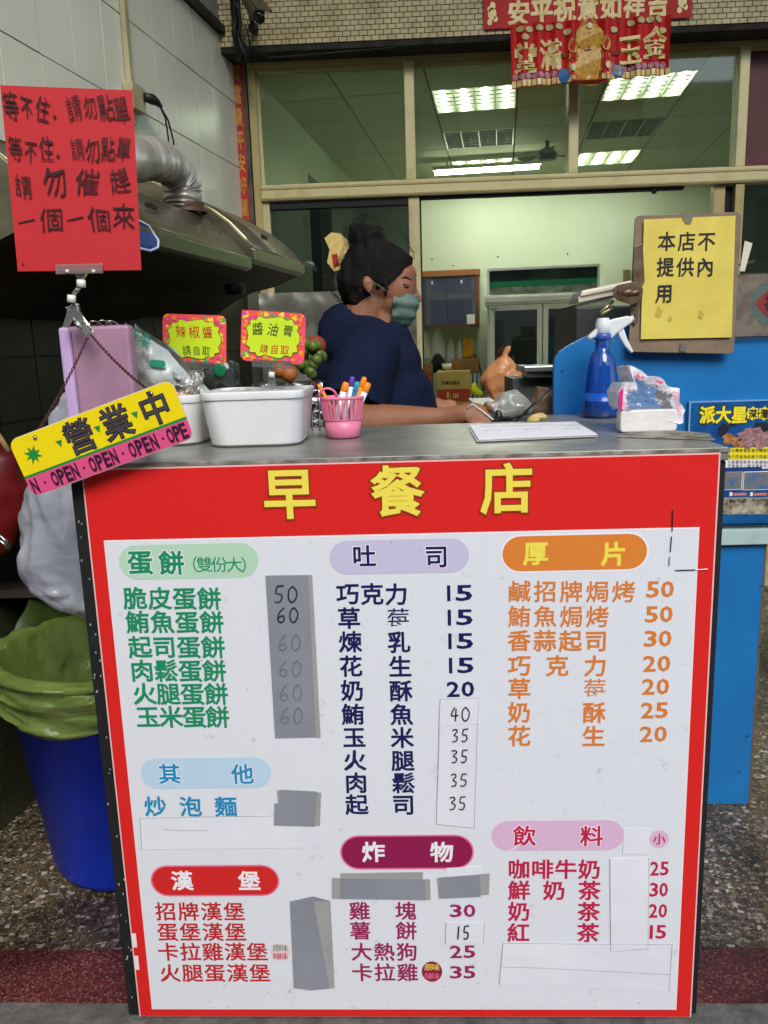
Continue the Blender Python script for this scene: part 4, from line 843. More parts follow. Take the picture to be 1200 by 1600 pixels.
# poster with divers (plain sea scene)
t = thing('dive_poster', 'blue sea diving poster with yellow title and rows of small pictures on the blue partition', 'poster', BF.at(1140, 800))
PF = Face((0, YB-.0135, 0), (0, -1, 0)); xl = PF.at(1077, 700).x; xrr = xl+.36; ztp = PF.at(1100, 629).z; zbt = PF.at(1150, 818).z
sea = M('poster_sea', S(24,52,118), .3, c2=S(20,96,150), sc=14, det=6)
obj('sheet', MB().box(xl, xrr, YB-.0135, YB-.0005, zbt, ztp), sea, t)
obj('plastic_edge', MB().box(xl-.004, xl, YB-.013, YB-.001, zbt, ztp+.003).box(xl, xrr, YB-.013, YB-.001, ztp, ztp+.003), M('clear_edge', S(120,160,200), .2), t)
mb = MB()
for ch, x in (('派', 1105), ('大', 1130), ('星', 1155)): put(mb, ch, PF.at(x, 648), FX[0], FX[1], .036, .040, .075, .0006)
obj('title_shadow', mb, ink('black', S(12,12,16)), t)
mb = MB()
for ch, x in (('派', 1105), ('大', 1130), ('星', 1155)): put(mb, ch, PF.at(x, 648), FX[0], FX[1], .034, .038, .04, .0014)
obj('title', mb, ink('posteryellow', S(240,220,40)), t)
mb = MB(); 
for x in (1176, 1194): c = PF.at(x, 646)+V((0, -.0006, 0)); mb.quad(*[c+V(((.0145+.002*math.cos(8*q*.39))*math.cos(q*.39), 0, (.0145+.002*math.cos(8*q*.39))*math.sin(q*.39))) for q in range(16)])
obj('round_spot', mb, ink('posteryellow'), t, kind='stuff')
mb = MB(); put(mb, '深', PF.at(1176, 646), FX[0], FX[1], .018, .02, .02, .002); put(mb, '潛', PF.at(1194, 646), FX[0], FX[1], .018, .02, .02, .002); obj('spot_lettering', mb, ink('black'), t)
def pr(x0, x1, y0, y1, m, lift, nm):
    a = PF.at(x0, y0); b = PF.at(x1, y1); return obj(nm, MB().box(a.x, b.x, a.y-lift, a.y, b.z, a.z), m, t)
def blobs(pts, m, nm, lift=.001):
    mb = MB(); random.seed(len(nm))
    for x, y, r_ in pts: c = PF.at(x, y)+V((0, -lift, 0)); mb.quad(*[c+V((r_*(1+.25*math.sin(q*2.3+x))*math.cos(q*.5236), -.0001*len(mb.f), r_*.8*(1+.25*math.sin(q*1.7+y))*math.sin(q*.5236))) for q in range(12)])
    obj(nm, mb, m, t, kind='stuff')
blobs([(1131,668,.012),(1129,676,.011),(1145,662,.008),(1186,666,.012),(1195,668,.014)], M('diver_dark', S(26,28,36), .5), 'diver')
blobs([(1165,682,.02),(1178,678,.022),(1192,684,.02),(1188,690,.02),(1170,690,.018)], M('coral_pink', S(176,130,130), .6, c2=S(120,84,84), sc=120), 'coral', .0014)
blobs([(1140,686,.016),(1150,690,.014),(1160,692,.012)], M('coral_orange', S(190,130,70), .6, c2=S(120,80,50), sc=120), 'coral_reef', .0012)
pr(1130, 1240, 700, 707, ink('posteryellow'), .0008, 'yellow_band'); pr(1130, 1240, 710, 716.5, ink('posteryellow'), .0008, 'yellow_band')
pr(1130, 1240, 719, 731, ink('white'), .0008, 'white_band'); pr(1100, 1190, 731.5, 736, M('band_navy', S(26,60,120), .4), .0009, 'navy_band')
mb = MB(); random.seed(5)
for k, (y, x0, sz, txt) in enumerate(((703.5, 1139, 5, '潛水體驗電話'), (713.5, 1139, 5, '親子同遊海底'), (722, 1139, 6, '水肺課程教學'), (728, 1139, 5, '浮潛海洋公園'))):
    for q, ch in enumerate(txt*2): put(mb, ch, PF.at(x0+q*6.2, y)+V((0, -.001, 0)), FX[0], FX[1], .0078, .0085, .0, .0006)
obj('small_print', mb, M('print_small', S(30,34,60), .6), t, kind='stuff')
sp_ = M('photo_sea', S(30,110,150), .3, c2=S(150,120,84), sc=38, det=5); sq_ = M('photo_reef', S(60,50,44), .3, c2=S(190,180,150), sc=46, det=5)
for a_, b_ in ((1128, 1158), (1163, 1200), (1203, 1236)):
    pr(a_-1, b_+1, 737, 765, ink('white'), .0006, 'photo_border'); pr(a_, b_, 738, 764, sp_, .0012, 'photo')
for a_, b_ in ((1116, 1136), (1139, 1168), (1172, 1199), (1202, 1230)):
    pr(a_-1, b_+1, 778, 803, M('print_grey', S(170,170,160), .5), .0006, 'photo_border'); pr(a_, b_, 779, 802, sq_, .0012, 'photo')
for x in (1140, 1172, 1204): pr(x+6, x+26, 770.5, 774, M('print_pink', S(206,120,100), .5), .0008, 'caption'); pr(x, x+4, 769, 775, M('print_cream', S(230,226,200), .5), .0008, 'caption_mark')
# fu picture
t = thing('fu_picture', 'square paper with a red diamond in a green ring pinned above the blue partition', 'picture', BF.at(1180, 525))
a, b = BF.at(1152, 430), BF.at(1149, 526); wdt = a.z-b.z
obj('plastic_sleeve', MB().box(a.x-.006, a.x+wdt+.01, YB-.010, YB-.008, b.z-.006, a.z+.003), glass('sleeve', (.98, .98, 1, 1), .02, .08, .04, (.7, .75, .8, 1)), t)
obj('paper', MB().box(a.x, a.x+wdt, YB-.007, YB-.0005, b.z, a.z), M('beige_paper', S(196,180,150), .6, c2=S(168,140,116), sc=24, lo=.45, hi=.6), t)
cx = a.x+wdt*.56; cz = (a.z+b.z)/2+.004
mb = MB(); mb.quad(*[V((cx+(.047+.003*math.cos(12*q*.13))*math.cos(q*.13), YB-.0076, cz+(.047+.003*math.cos(12*q*.13))*math.sin(q*.13))) for q in range(48)]); obj('green_ring', mb, M('ring_green', S(120,150,130), .6, c2=S(150,170,150), sc=60), t)
mb = MB(); mb.quad(*[V((cx+x, YB-.0082, cz+z)) for x, z in ((0, .036), (.012, .026), (.034, .004), (.034, -.004), (.012, -.026), (0, -.034), (-.012, -.026), (-.034, -.004), (-.034, .004), (-.012, .026))]); obj('red_diamond', mb, M('diamond_red', S(206,62,46), .5), t)
mb = MB(); put(mb, '福', V((cx, YB-.0084, cz)), FX[0], FX[1], .03, .034, .02); obj('character', mb, ink('black'), t)
mb = MB(); mb.slab([BF.at(x, y)+V((0, -.02, 0)) for x, y in ((1158,378),(1170,382),(1158,425),(1150,425))], (0, .001, 0)); obj('card_slip', mb, M('card_white', S(206,204,180), .7), label='white card corner sticking out from behind the brown clipboard', cat='card')
# brown clipboard and yellow notice
CFc = Face((0, YB-.03, 0), (.0, -1, 0))
t = thing('clipboard', 'old brown hardboard clipboard hung sideways, metal clip on its left, yellow paper on it', 'clipboard', CFc.at(1070, 551))
hb = M('hardboard', S(138,118,94), .75, c2=S(116,98,78), sc=12, det=8, bump=.1, bsc=60)
obj('board', MB().slab([CFc.at(*p) for p in ((992,342),(997,337),(1152,331),(1159,336),(1147,548),(1142,553),(986,550),(982,546))], (0, .004, 0)), hb, t, bevel=.001)
met = M('clip_rust', S(128,112,92), .42, metal=.7, c2=S(86,62,44), sc=22, det=8)
KF = Face((0, YB-.034, 0), (0, -1, 0))
obj('clip_plate', MB().slab([KF.at(*p) for p in ((990,385),(1004,381),(1007,440),(1002,450),(990,453),(988,430))], (0, -.003, 0)).slab([KF.at(*p) for p in ((984,466),(996,466),(997,500),(991,508),(985,500))], (0, -.003, 0)), met, t, bevel=.001)
c0 = KF.at(964, 461); c1 = KF.at(992, 455)
obj('clip_jaw', MB().tube([c0+V((0, -.006, 0)), c0.lerp(c1, .5)+V((0, -.012, 0)), c1+V((0, -.008, 0))], [.008, .010, .008], 16), met, t, smooth=True)
obj('clip_lever', MB().slab([KF.at(*p)+V((0, -.014, 0)) for p in ((955,452),(962,446),(986,441),(1002,452),(1000,470),(985,477),(962,470),(955,463))], (0, -.0022, 0)), met, t, bevel=.0008)
obj('clip_spring', MB().tube([KF.at(975, 462)+V((0, -.010, 0)), KF.at(995, 456)+V((0, -.02, 0))], .006, 10), met, t, smooth=True)
for x, y in ((964,458),(989,470),(988,484),(991,494)): obj('rivet', MB().ball(KF.at(x, y)+V((0, -.017 if y < 465 else -.004, 0)), .0022, 8, 6), M('lens_black'), t)
obj('hook_rod', MB().tube([KF.at(962, 478)+V((0,.01,0)), KF.at(941, 492)+V((0,.01,0)), KF.at(940, 488)+V((0,.01,0)), KF.at(960, 470)+V((0,.01,0))], .0035, 8), M('brass_trim'), t, smooth=True)
yp = M('yellow_paper', S(222,204,92), .6, c2=S(208,186,76), sc=9, det=6, bump=.1, bsc=14)
YF = Face((0, YB-.0355, 0), (0, -1, 0))
nt_ = thing('yellow_notice', 'yellow paper notice with six black printed characters on the brown clipboard', 'notice', YF.at(1075, 532))
obj('paper', MB().grid(lambda u, v: YF.at(1006, 343).lerp(YF.at(1149, 337), u).lerp(YF.at(1001, 530).lerp(YF.at(1143, 527), u), v)+V((0, -.0012*math.sin(u*3)*math.sin(v*4+1)-.001, 0)), 16, 20), yp, nt_, smooth=True)
mb = MB(); LF = Face((0, YB-.0381, 0), (0, -1, 0))
for txt, xs, y in (('本店不', (1042,1073,1104), 377), ('提供內', (1040,1071,1102), 417), ('用', (1038,), 458)):
    for ch, x in zip(txt, xs): put(mb, ch, LF.at(x, y), FX[0], FX[1], .037, .040, .012, .0004)
obj('lettering', mb, mk, nt_)
stn = M('paper_stain', S(190,166,64), .6)
for x, y, r_ in ((1030, 488, .012), (1096, 492, .009), (1048, 498, .006)):
    c = LF.at(x, y)+V((0, .0012, 0)); obj('stain', MB().quad(*[c+V((r_*.6*(1+.3*math.sin(q*2.1))*math.cos(q*.5), 0, r_*(1+.2*math.cos(q*1.7))*math.sin(q*.5))) for q in range(12)]), stn, nt_)
tpm = glass('clear_tape', (.92, .92, .88, 1), .15, .1, .25, (.7, .68, .6, 1))
obj('clear_tape', MB().slab([KF.at(*p)+V((0, -.006, 0)) for p in ((1064,337),(1084,334),(1078,350),(1070,349))], (0, -.0004, 0)), tpm, nt_); obj('clear_tape', MB().slab([KF.at(*p)+V((0, -.001, 0)) for p in ((1064,534),(1074,533),(1073,549),(1062,549))], (0, -.0004, 0)), tpm, nt_)
# dark machine with papers behind the partition
t = thing('dark_cabinet', 'dark grey metal box machine behind the blue partition with papers on top', 'machine', (.45, .9, 1.0))
MF = Face((0, .80, 0), (0, -1, 0)); dk = M('machine_grey', S(58,62,58), .5, c2=S(46,50,46), sc=10)
a = MF.at(900, 480); b = MF.at(1000, 470)
obj('body', MB().box(a.x, a.x+.42, .80, 1.1, .96, a.z), dk, t, bevel=.004); obj('sloped_lid', MB().slab([V((a.x, .80, a.z)), V((a.x+.42, .80, a.z+.09)), V((a.x+.42, 1.1, a.z+.09)), V((a.x, 1.1, a.z))], (0, 0, .006)), dk, t)
random.seed(4)
for k in range(4):
    z_ = a.z+.012+k*.0072; y_ = .82+random.uniform(-.01, .01); x_ = a.x+.015+random.uniform(-.008, .008)
    o_ = obj('paper_sheet', MB().slab([(x_, y_, z_), (x_+.13, y_-.01, z_+.022), (x_+.13, y_+.13, z_+.022), (x_, y_+.12, z_)], (0, 0, .0064)), M('paper_stack', S(236,232,222), .8) if k % 2 else M('paper_cream', S(226,214,186), .8), label=None, parent=t)
obj('steel_tray', MB().box(MF.at(822, 480).x, a.x-.002, .84, 1.0, MF.at(850, 582).z, MF.at(850, 572).z).box(MF.at(830, 480).x, a.x-.002, .86, .98, MF.at(850, 592).z, MF.at(850, 582).z-.0005), steel, label='steel tray rim jutting out in front of the fridge, left of the dark machine', cat='tray', bevel=.003)
obj('grey_cabinet', MB().box(MF.at(822, 600).x-.02, a.x-.003, .90, 1.1, .7, MF.at(850, 593).z), M('cab_grey', S(80,84,80), .5, c2=S(64,68,64), sc=5), label='grey cabinet side standing under the steel tray', cat='cabinet')
# =================================================================== THINGS ON THE COUNTER
tubw = M('tub_plastic', S(240,240,238), .3, c2=S(232,232,229), sc=9, bump=.03, bsc=30)
def tub(name, label, x0, x1, y0, y1, h, fl):
    """rectangular rounded tub, hollow: x0..x1,y0..y1 at rim; fl = flare"""
    t = thing(name, label, 'tub', ((x0+x1)/2, (y0+y1)/2, CT))
    cx, cy = (x0+x1)/2, (y0+y1)/2
    def ring(k, z, r=.03): return rrect(V((cx, cy, z)), V((1, 0, 0)), V((0, 1, 0)), (x1-x0)*k, (y1-y0)*k, r, 0, V((0, 0, 1)), 5)
    lev = [(.80*fl, CT+.001, .035), (.84*fl, CT+.006, .04), (.97, CT+h-.016, .03), (.972, CT+h-.014, .03), (1.0, CT+h-.013, .03), (1.0, CT+h-.002, .03), (.985, CT+h, .03), (.955, CT+h-.001, .03), (.95, CT+h-.01, .03), (.80*fl, CT+.012, .035)]
    vs = []; fs = []
    for k, z, r in lev: vs += ring(k, z, r)
    n = len(ring(1, 0)); 
    for i in range(len(lev)-1):
        for j in range(n): fs.append((i*n+j, i*n+(j+1) % n, (i+1)*n+(j+1) % n, (i+1)*n+j))
    fs += [tuple(range(n-1, -1, -1)), tuple((len(lev)-1)*n+j for j in range(n))]
    o_ = obj('shell', MB().add(vs, fs), tubw, t, smooth=True); o_.modifiers.new('w', 'WEIGHTED_NORMAL').weight = 90; return t
f0 = atz(320, 699, CT); f1 = atz(448, 699, CT); yt0 = f0.y-.03
tx0, tx1 = at(305, 612, yt0).x, at(472, 612, yt0).x
tb_ = tub('white_tub', 'large white plastic tub on the counter, right of the tilted open sign', tx0, tx1, yt0, yt0+.20, at(390, 612, yt0).z-CT, 1.06)
obj('plastic_liner', MB().grid(lambda u, v: V((tx0+.01+(tx1-tx0-.02)*u, yt0+.006+.19*v, at(390, 612, yt0).z-.012+.012*noise.noise(V((u*6, v*6, 3)))+.006)), 30, 20), bagw, tb_, smooth=True)
yt1 = yt0+.05; ux0, ux1 = at(240, 640, yt1).x, at(312, 640, yt1).x
t2 = tub('white_tub', 'smaller white tub half hidden behind the tilted open sign', ux0-.03, ux1-.004, yt1, yt1+.17, at(290, 618, yt1).z-CT, 1.06)
mb = MB(); random.seed(9)
for k in range(36): mb.ball((random.uniform(ux0-.01, ux1-.02), yt1+random.uniform(.02, .12), at(290, 618, yt1).z-.006+random.uniform(-.005, .006)), random.uniform(.005, .011), 7, 5)
obj('food_scraps', mb, M('sauce_food', S(196,120,60), .5, c2=S(222,200,160), sc=90), t2, kind='stuff', smooth=True)
# price cards in clear clips
clear = glass('clear_plastic', (.86, .88, .86, 1), .16, .06, .14, (.7, .72, .68, 1))
wpl = M('white_joint', S(226,226,216), .35)
def neon(label, label2, c4, y, txts, base, txtcol):
    NF = Face((0, y, 0), (0, -1, 0)); q = [NF.at(*p) for p in c4]; cx = sum(q, V())/4; u = (q[1]-q[0]+q[2]-q[3]).normalized(); v = V((0, -1, 0)).cross(u); v = -u.cross(V((0, -1, 0))) if v.z < 0 else v
    n = V((0, -1, 0)); L = ((q[1]-q[0]).length+(q[2]-q[3]).length)/2; H = ((q[0]-q[3]).length+(q[1]-q[2]).length)/2
    t = thing('neon_card', label, 'card', cx-v*H/2, 'neon price cards in clear clips')
    pts = rrect(cx, u, v, L, H, .012, 0, n); obj('card', MB().slab(pts, (0, .001, 0)), M('card_pink', S(246,84,92), .45), t)
    cols = [M('card_orange', S(252,140,44), .45), M('card_green', S(70,170,96), .45), M('card_magenta', S(232,70,140), .45), M('card_yellow2', S(250,220,60), .45), M('card_red', S(240,80,60), .45)]
    random.seed(hash(label) % 9 if False else len(label)); ms = [MB() for _ in cols]
    for k in range(110):
        e = random.random(); per = 2*(L+H)*e; m_ = random.uniform(.004, .014)
        if per < L: x, z = per-L/2, H/2-m_
        elif per < L+H: x, z = L/2-m_, per-L-H/2
        elif per < 2*L+H: x, z = per-L-H-L/2, -H/2+m_
        else: x, z = -L/2+m_, per-2*L-H-H/2
        x = max(-L/2+.005, min(L/2-.005, x)); z = max(-H/2+.005, min(H/2-.005, z)); r_ = random.uniform(.0022, .0052); ci = random.choice([0, 0, 0, 1, 2, 2, 3, 4]); c = cx+u*x+v*z+n*(.0002+.00001*k)
        a0 = random.random()*6
        ms[ci].quad(*[c+u*(r_*(1+.3*math.sin(3*a+a0))*math.cos(a))+v*(r_*(1+.3*math.sin(3*a+a0))*math.sin(a)) for a in [i*.628 for i in range(10)]])
    for m_, mb_ in zip(cols, ms): obj('confetti_print', mb_, m_, t, kind='stuff')
    def clv(k, lift): return [cx+n*lift+u*((L/2*.80+.0022*math.cos(a*13)*1)*k*math.copysign(abs(math.cos(a))**.62, math.cos(a)))+v*((H/2*.76+.0022*math.cos(a*13))*k*math.copysign(abs(math.sin(a))**.62, math.sin(a))) for a in [i*.0654 for i in range(96)]]
    obj('scallop_line', MB().quad(*clv(1.03, .0016)), M('scallop_green', S(60,120,40), .5), t); obj('lime_field', MB().quad(*clv(1.0, .0019)), M('lime_field', S(206,232,40), .45), t)
    for row, (txt, col, w_) in enumerate(txts):
        mb = MB(); zz = (.0135 if row == 0 else -.0215)
        for i, ch in enumerate(txt): put(mb, ch, cx+n*.002+u*((i-(len(txt)-1)/2)*w_+(.004 if row else 0))+v*zz, u, v, .020 if row == 0 else .0155, .023 if row == 0 else .018, .0, .0004, 1.1)
        obj('handwriting', mb, col, t)
    # clip
    k = thing('card_clip', label2, 'clip', V(base), 'clear plastic card clips'); bot = cx-v*H/2
    obj('clip_bar', MB().slab(rrect(bot+n*.003-v*.003, u, v, L*.62, .013, .002, 0, n), (0, .008, 0)), clear, k)
    obj('neck', MB().slab([bot-v*.008-u*.012, bot-v*.008+u*.012, bot-v*.017+u*.004, bot-v*.017-u*.004], (0, .005, 0)), clear, k)
    obj('joint', MB().tube([bot-v*.017, bot-v*.027], [.0055, .0062], 12), wpl, k, smooth=True)
    b_ = V(base); obj('stem', MB().slab([bot-v*.026-u*.006, bot-v*.026+u*.006, b_+V((.010, 0, 0)), b_+V((-.010, 0, 0))], (0, .004, 0)), clear, k)
    return t
hr = M('pen_red', S(190,40,24), .5); hg = M('pen_green', S(20,70,30), .5); yn = yt0+.13
zr = at(390, 612, yt0).z
neon('neon card with a red and a black handwritten line, left of the two', 'clear clip under the left neon card, gripping the tub rim', [(254,490),(352,493),(355,570),(255,566)], yn+.06, [('辣椒醬', hr, .026), ('請自取', hg, .019)], at(305, 600, yn+.06), None)
neon('neon card with a green line over a red line, right of the two', 'clear clip under the right neon card, gripping the tub rim', [(377,484),(478,490),(475,570),(376,563)], yn, [('醬油膏', hg, .028), ('請自取', hr, .019)], V((at(425, 600, yn).x, yn, zr-.012)), None)
# pink pen basket
pk = M('pink_plastic', S(232,128,158), .35, sss=.15)
c = atz(537, 684, CT); br_, tr_ = .031, .040; hb_ = at(535, 622, c.y).z-CT+.004
t = thing('pen_basket', 'small pink slotted plastic basket of pens on the counter', 'basket', c)
obj('cup', MB().lathe(c, [(0, .001), (br_-.003, .001), (br_, .004), (br_+.0035, hb_*.44), (br_+.0015, hb_*.44), (br_-.002, .006), (0, .006)], 32), pk, t, smooth=True)
obj('band', MB().lathe(c, [(br_+.0035, hb_*.44), (br_+.0048, hb_*.445), (br_+.0048, hb_*.46), (br_+.0025, hb_*.46)], 32), pk, t, smooth=True)
obj('rim', MB().lathe(c, [(tr_-.002, hb_-.006), (tr_+.001, hb_-.006), (tr_+.002, hb_-.003), (tr_+.001, hb_), (tr_-.002, hb_), (tr_-.002, hb_-.006)], 32), pk, t, smooth=True)
for k in range(30):
    a = 2*math.pi*k/30; d0 = V((math.cos(a), math.sin(a), 0)); obj('slat', MB().bar(c+d0*(br_+.0035)+V((0, 0, hb_*.45)), c+d0*(tr_-.0006)+V((0, 0, hb_-.005)), .0032, up=(-d0.y, d0.x, 0), h=.0034), pk, t)
for sgn in (-1,):
    pts = []
    for k in range(13):
        q = math.pi*k/12; pts.append(c+V((-.024-.016*math.cos(q)+.0*k, -.022+.012*math.cos(q)*0-.008*math.sin(q), hb_+.016*math.sin(q))))
    obj('handle', MB().tube(pts, .0023, 8), pk, t, smooth=True)
PEN = [((552,590),(535,668),.0062,'white','orange','white ballpoint pen with an orange cap, left in the pink basket',(546,596)),
       ((558,585),(541,668),.0052,'white','violet','white ballpoint pen with a violet button behind the orange capped one',(0,0)),
       ((563,594),(547,665),.0055,'teal','teal','dark teal pen in the middle of the pink basket',(0,0)),
       ((572,587),(553,668),.0052,'orange','orange','fully orange pen behind the right white one',(0,0)),
       ((577,597),(556,670),.0062,'white','orange','white pen with an orange cap leaning right in the basket',(0,0)),
       ((496,598),(520,640),.0035,'orange','orange','short thin orange pencil leaning left out of the basket',(0,0))]
tops = [(545,600),(553,587),(560,600),(571,590),(574,600),(497,600)]
tops = [(541,597),(551,588),(559,596),(570,589),(576,598),(497,600)]
pcol = {'white': M('pen_white', S(232,232,234), .3), 'orange': M('pen_orange', S(240,140,30), .35), 'violet': M('pen_violet', S(90,60,160), .35), 'teal': M('pen_teal', S(20,110,140), .35)}
for (a_, b_, r_, c1, c2, lb, _), tp in zip(PEN, tops):
    dy = {'white ballpoint pen with an orange cap, left in the pink basket': -.012}.get(lb, 0)
    top_ = at(tp[0], tp[1], c.y+dy); bot_ = at(b_[0], b_[1], c.y+dy*.8) if r_ > .004 else at(b_[0], b_[1], c.y)
    if r_ > .004: dlt = (top_-c).x; bot_ = c+V((-.010+dlt*.25+(-.012 if dy else .004), dy*.8, .010))
    t_ = thing('ballpoint_pen' if r_ > .004 else 'pencil', lb, 'pen', bot_, 'pens in the pink basket'); d = (top_-bot_)
    obj('barrel', MB().tube([bot_, bot_+d*.08, bot_+d*.82], [r_*.3, r_, r_], 12), pcol[c1], t_, smooth=True)
    obj('cap', MB().tube([bot_+d*.82, bot_+d*.84, bot_+d*.97, top_], [r_*1.02, r_*1.08, r_*1.0, r_*.6], 12), pcol[c2] if c2 != 'teal' else M('pen_teal_light', S(40,150,180), .3), t_, smooth=True)
# order slips
random.seed(2); q4 = [atz(*p, CT+.001) for p in ((733,668),(899,663),(932,683),(747,691))]
t = thing('order_slips', 'stack of white printed order slips lying on the counter front', 'paper', (q4[0]+q4[2])/2, None)
for k in range(5): o_ = V((random.uniform(-.003, .003), random.uniform(-.003, .003), k*.0012)); obj('slip', MB().slab([p+o_ for p in q4], (0, 0, .0009)), pm if k < 4 else M('slip_white', S(236,236,240), .6), t)
mb = MB(); u = (q4[1]-q4[0]); v = (q4[3]-q4[0])
for cc, rr_ in ((.10, .2), (.10, .5), (.30, .2), (.45, .22), (.45, .5), (.62, .2), (.78, .3), (.78, .55), (.9, .3)):
    for k, ch in enumerate('蛋餅吐司漢'): put(mb, ch, q4[0]+u*(cc+k*.03)+v*rr_+V((0, 0, .0062)), u.normalized(), -v.normalized(), .0068, .009, 0, .0002)
obj('fine_print', mb, M('print_pale', S(120,120,130), .7), t, kind='stuff')
# spray bottle
c = atz(939, 652, CT); c.z = CT
bb = glass('bottle_blue', (.22, .46, .92, 1), .08, .05, .30, (.04, .22, .72, 1)); k = (at(968, 650, c.y).x-at(910, 650, c.y).x)/2
zt1 = at(942, 548, c.y).z-CT; zt2 = at(942, 522, c.y).z-CT; zt3 = at(941, 497, c.y).z-CT
t = thing('spray_bottle', 'translucent blue spray bottle with a white trigger head on the counter', 'bottle', c)
obj('bottle', MB().lathe(c, [(0, .002), (k*.9, .001), (k, .006), (k*.99, .02), (k*.93, zt1*.27), (k*.86, zt1*.5), (k*.75, zt1*.75), (k*.63, zt1*.9), (k*.53, zt1*.965), (k*.43, zt1), (k*.38, zt1*1.04), (k*.36, zt2)], 36), bb, t, smooth=True)
obj('water', MB().lathe(c, [(0, .004), (k*.88, .004), (k*.95, .02), (k*.92, zt1*.38), (0, zt1*.38)], 32), M('water_blue', S(24,84,176), .15), t, smooth=True)
obj('neck_ring', MB().lathe(c, [(k*.40, zt2-.012), (k*.46, zt2-.010), (k*.46, zt2), (k*.36, zt2+.002)], 24), M('ring_blue', S(60,90,170), .25), t, smooth=True)
wh = M('trigger_white', S(220,224,224), .35, sss=.1)
obj('collar', MB().lathe(c, [(k*.34, zt2), (k*.42, zt2+.002), (k*.40, zt3-.012), (k*.30, zt3)], 24), wh, t, smooth=True)
HFc = Face((0, c.y+.009, 0), (0, -1, 0))
obj('spray_head', MB().slab([HFc.at(*p) for p in ((931,512),(934,506),(958,498),(978,494),(985,497),(986,503),(976,510),(962,520),(950,532),(946,540),(934,540),(936,524),(917,531),(915,527))], (0, -.018, 0)), wh, t, bevel=.004)
obj('trigger', MB().slab([HFc.at(*p)+V((0, -.004, 0)) for p in ((962,518),(972,512),(978,530),(988,550),(984,552),(974,541),(966,528))], (0, -.010, 0)), wh, t, bevel=.003)
obj('nozzle', MB().tube([HFc.at(982, 499)+V((0, -.009, 0)), HFc.at(988, 497)+V((0, -.009, 0))], .006, 12), M('nozzle', S(200,204,204), .3), t, smooth=True)
fuzz = MB(); random.seed(8)
for k_ in range(26): p = c+V((random.uniform(-.03, .03), random.uniform(-.02, .02), zt2+random.uniform(-.022, .004))); fuzz.tube([p, p+V((random.uniform(-.012, .012), random.uniform(-.008, .008), random.uniform(-.006, .012))), p+V((random.uniform(-.016, .016), 0, random.uniform(-.012, .012)))], .0004, 4)
obj('plastic_wrap', fuzz, clear, t, kind='stuff')
# tissue pack
c = atz(1013, 676, CT); yk = c.y; L_ = at(969, 672, yk); R_ = at(1058, 672, yk); wx = R_.x-L_.x; mx_ = (R_.x+L_.x)/2
t = thing('tissue_pack', 'opened plastic bag of white paper tissues standing at the right of the counter', 'tissues', (mx_, yk+.05, CT))
zq = at(1013, 641, yk).z-CT
obj('tissue_block', MB().slab(rrect(V((mx_, yk, CT+zq/2+.001)), V((1, 0, 0)), V((0, 0, 1)), wx, zq, .007, 0, V((0, -1, 0))), (0, .03, 0)), M('tissue_white', S(238,234,228), .85, c2=S(226,222,214), sc=20, bump=.15, bsc=60), t, bevel=.003, smooth=False)
zt_ = at(1013, 588, yk).z-CT
film = M('film_whitepink', S(236,232,236), .35, c2=S(236,190,204), sc=34, lo=.56, hi=.62, bump=.5, bsc=70, coat=.3, sss=.2)
clearf = glass('pack_film', (.95, .96, .98, 1), .10, .10, .22, (.80, .82, .86, 1), bump=1.0, bsc=70)
random.seed(31)
TPf = Face((0, yk-.001, 0), (0, -1, 0))
ol = [(969,640),(966,612),(975,600),(988,597),(987,586),(983,571),(1003,578),(1013,588),(1030,590),(1040,600),(1061,609),(1062,628),(1070,640),(1066,660),(1060,662)]
def pk_(x, y, d_): p = TPf.at(x, y); n = V((noise.noise(p*60), noise.noise(p*60+V((5, 0, 0))), noise.noise(p*60+V((0, 9, 0)))))*.004; return p+V((0, d_, 0))+n
def packsurf(u_, v_):
    f = u_*(len(ol)-1); i = min(int(f), len(ol)-2); k_ = f-i; x = ol[i][0]*(1-k_)+ol[i+1][0]*k_; y = ol[i][1]*(1-k_)+ol[i+1][1]*k_
    x = 1014+(x-1014)*(1-.12*v_*v_); y = 650+(y-650)*(1-.08*v_)
    return pk_(x, y, .004+.105*v_)
obj('film_bag', MB().grid(packsurf, 70, 16), film, t, smooth=True, solid=.0006)
def fsurf(u_, v_):
    f = u_*(len(ol)-1); i = min(int(f), len(ol)-2); k_ = f-i; x = ol[i][0]*(1-k_)+ol[i+1][0]*k_; y = ol[i][1]*(1-k_)+ol[i+1][1]*k_
    return pk_(1014+(x-1014)*v_, 642+(y-642)*v_, -.001+.010*(1-v_))
mbf = MB().grid(lambda a, b: fsurf(a, .72+.28*b), 70, 5); obj('film_rim', mbf, film, t, smooth=True)
obj('film_window', MB().grid(lambda a, b: fsurf(a, .78*b), 50, 14), clearf, t, smooth=True)
EFl = Face((0, yk-.006, 0), (0, -1, 0)); pf2 = M('film_magenta', S(226,40,120), .4)
SFf = Face((0, yk-.008, 0), (0, -1, 0))
for k_, pts in enumerate([[(996,582),(1002,590),(993,592)], [(1004,586),(1008,592),(1001,592)], [(1026,593),(1036,597),(1034,601),(1025,597)]]): obj('pink_letter', MB().slab([SFf.at(*p) for p in pts], (0, -.0006, 0)), M('film_rose', S(222,110,150), .4), t)
mb = MB(); mb.slab([SFf.at(*p) for p in ((968,612),(974,606),(972,640),(967,642))], (0, -.0008, 0)); obj('pink_print', mb, pf2, t)
mb = MB(); mb.slab([V((p.x, p.y+.04, p.z)) for p in [SFf.at(*q) for q in ((1062,640),(1069,634),(1063,662),(1059,660))]], (0, -.0008, 0)); obj('pink_print', mb, pf2, t)
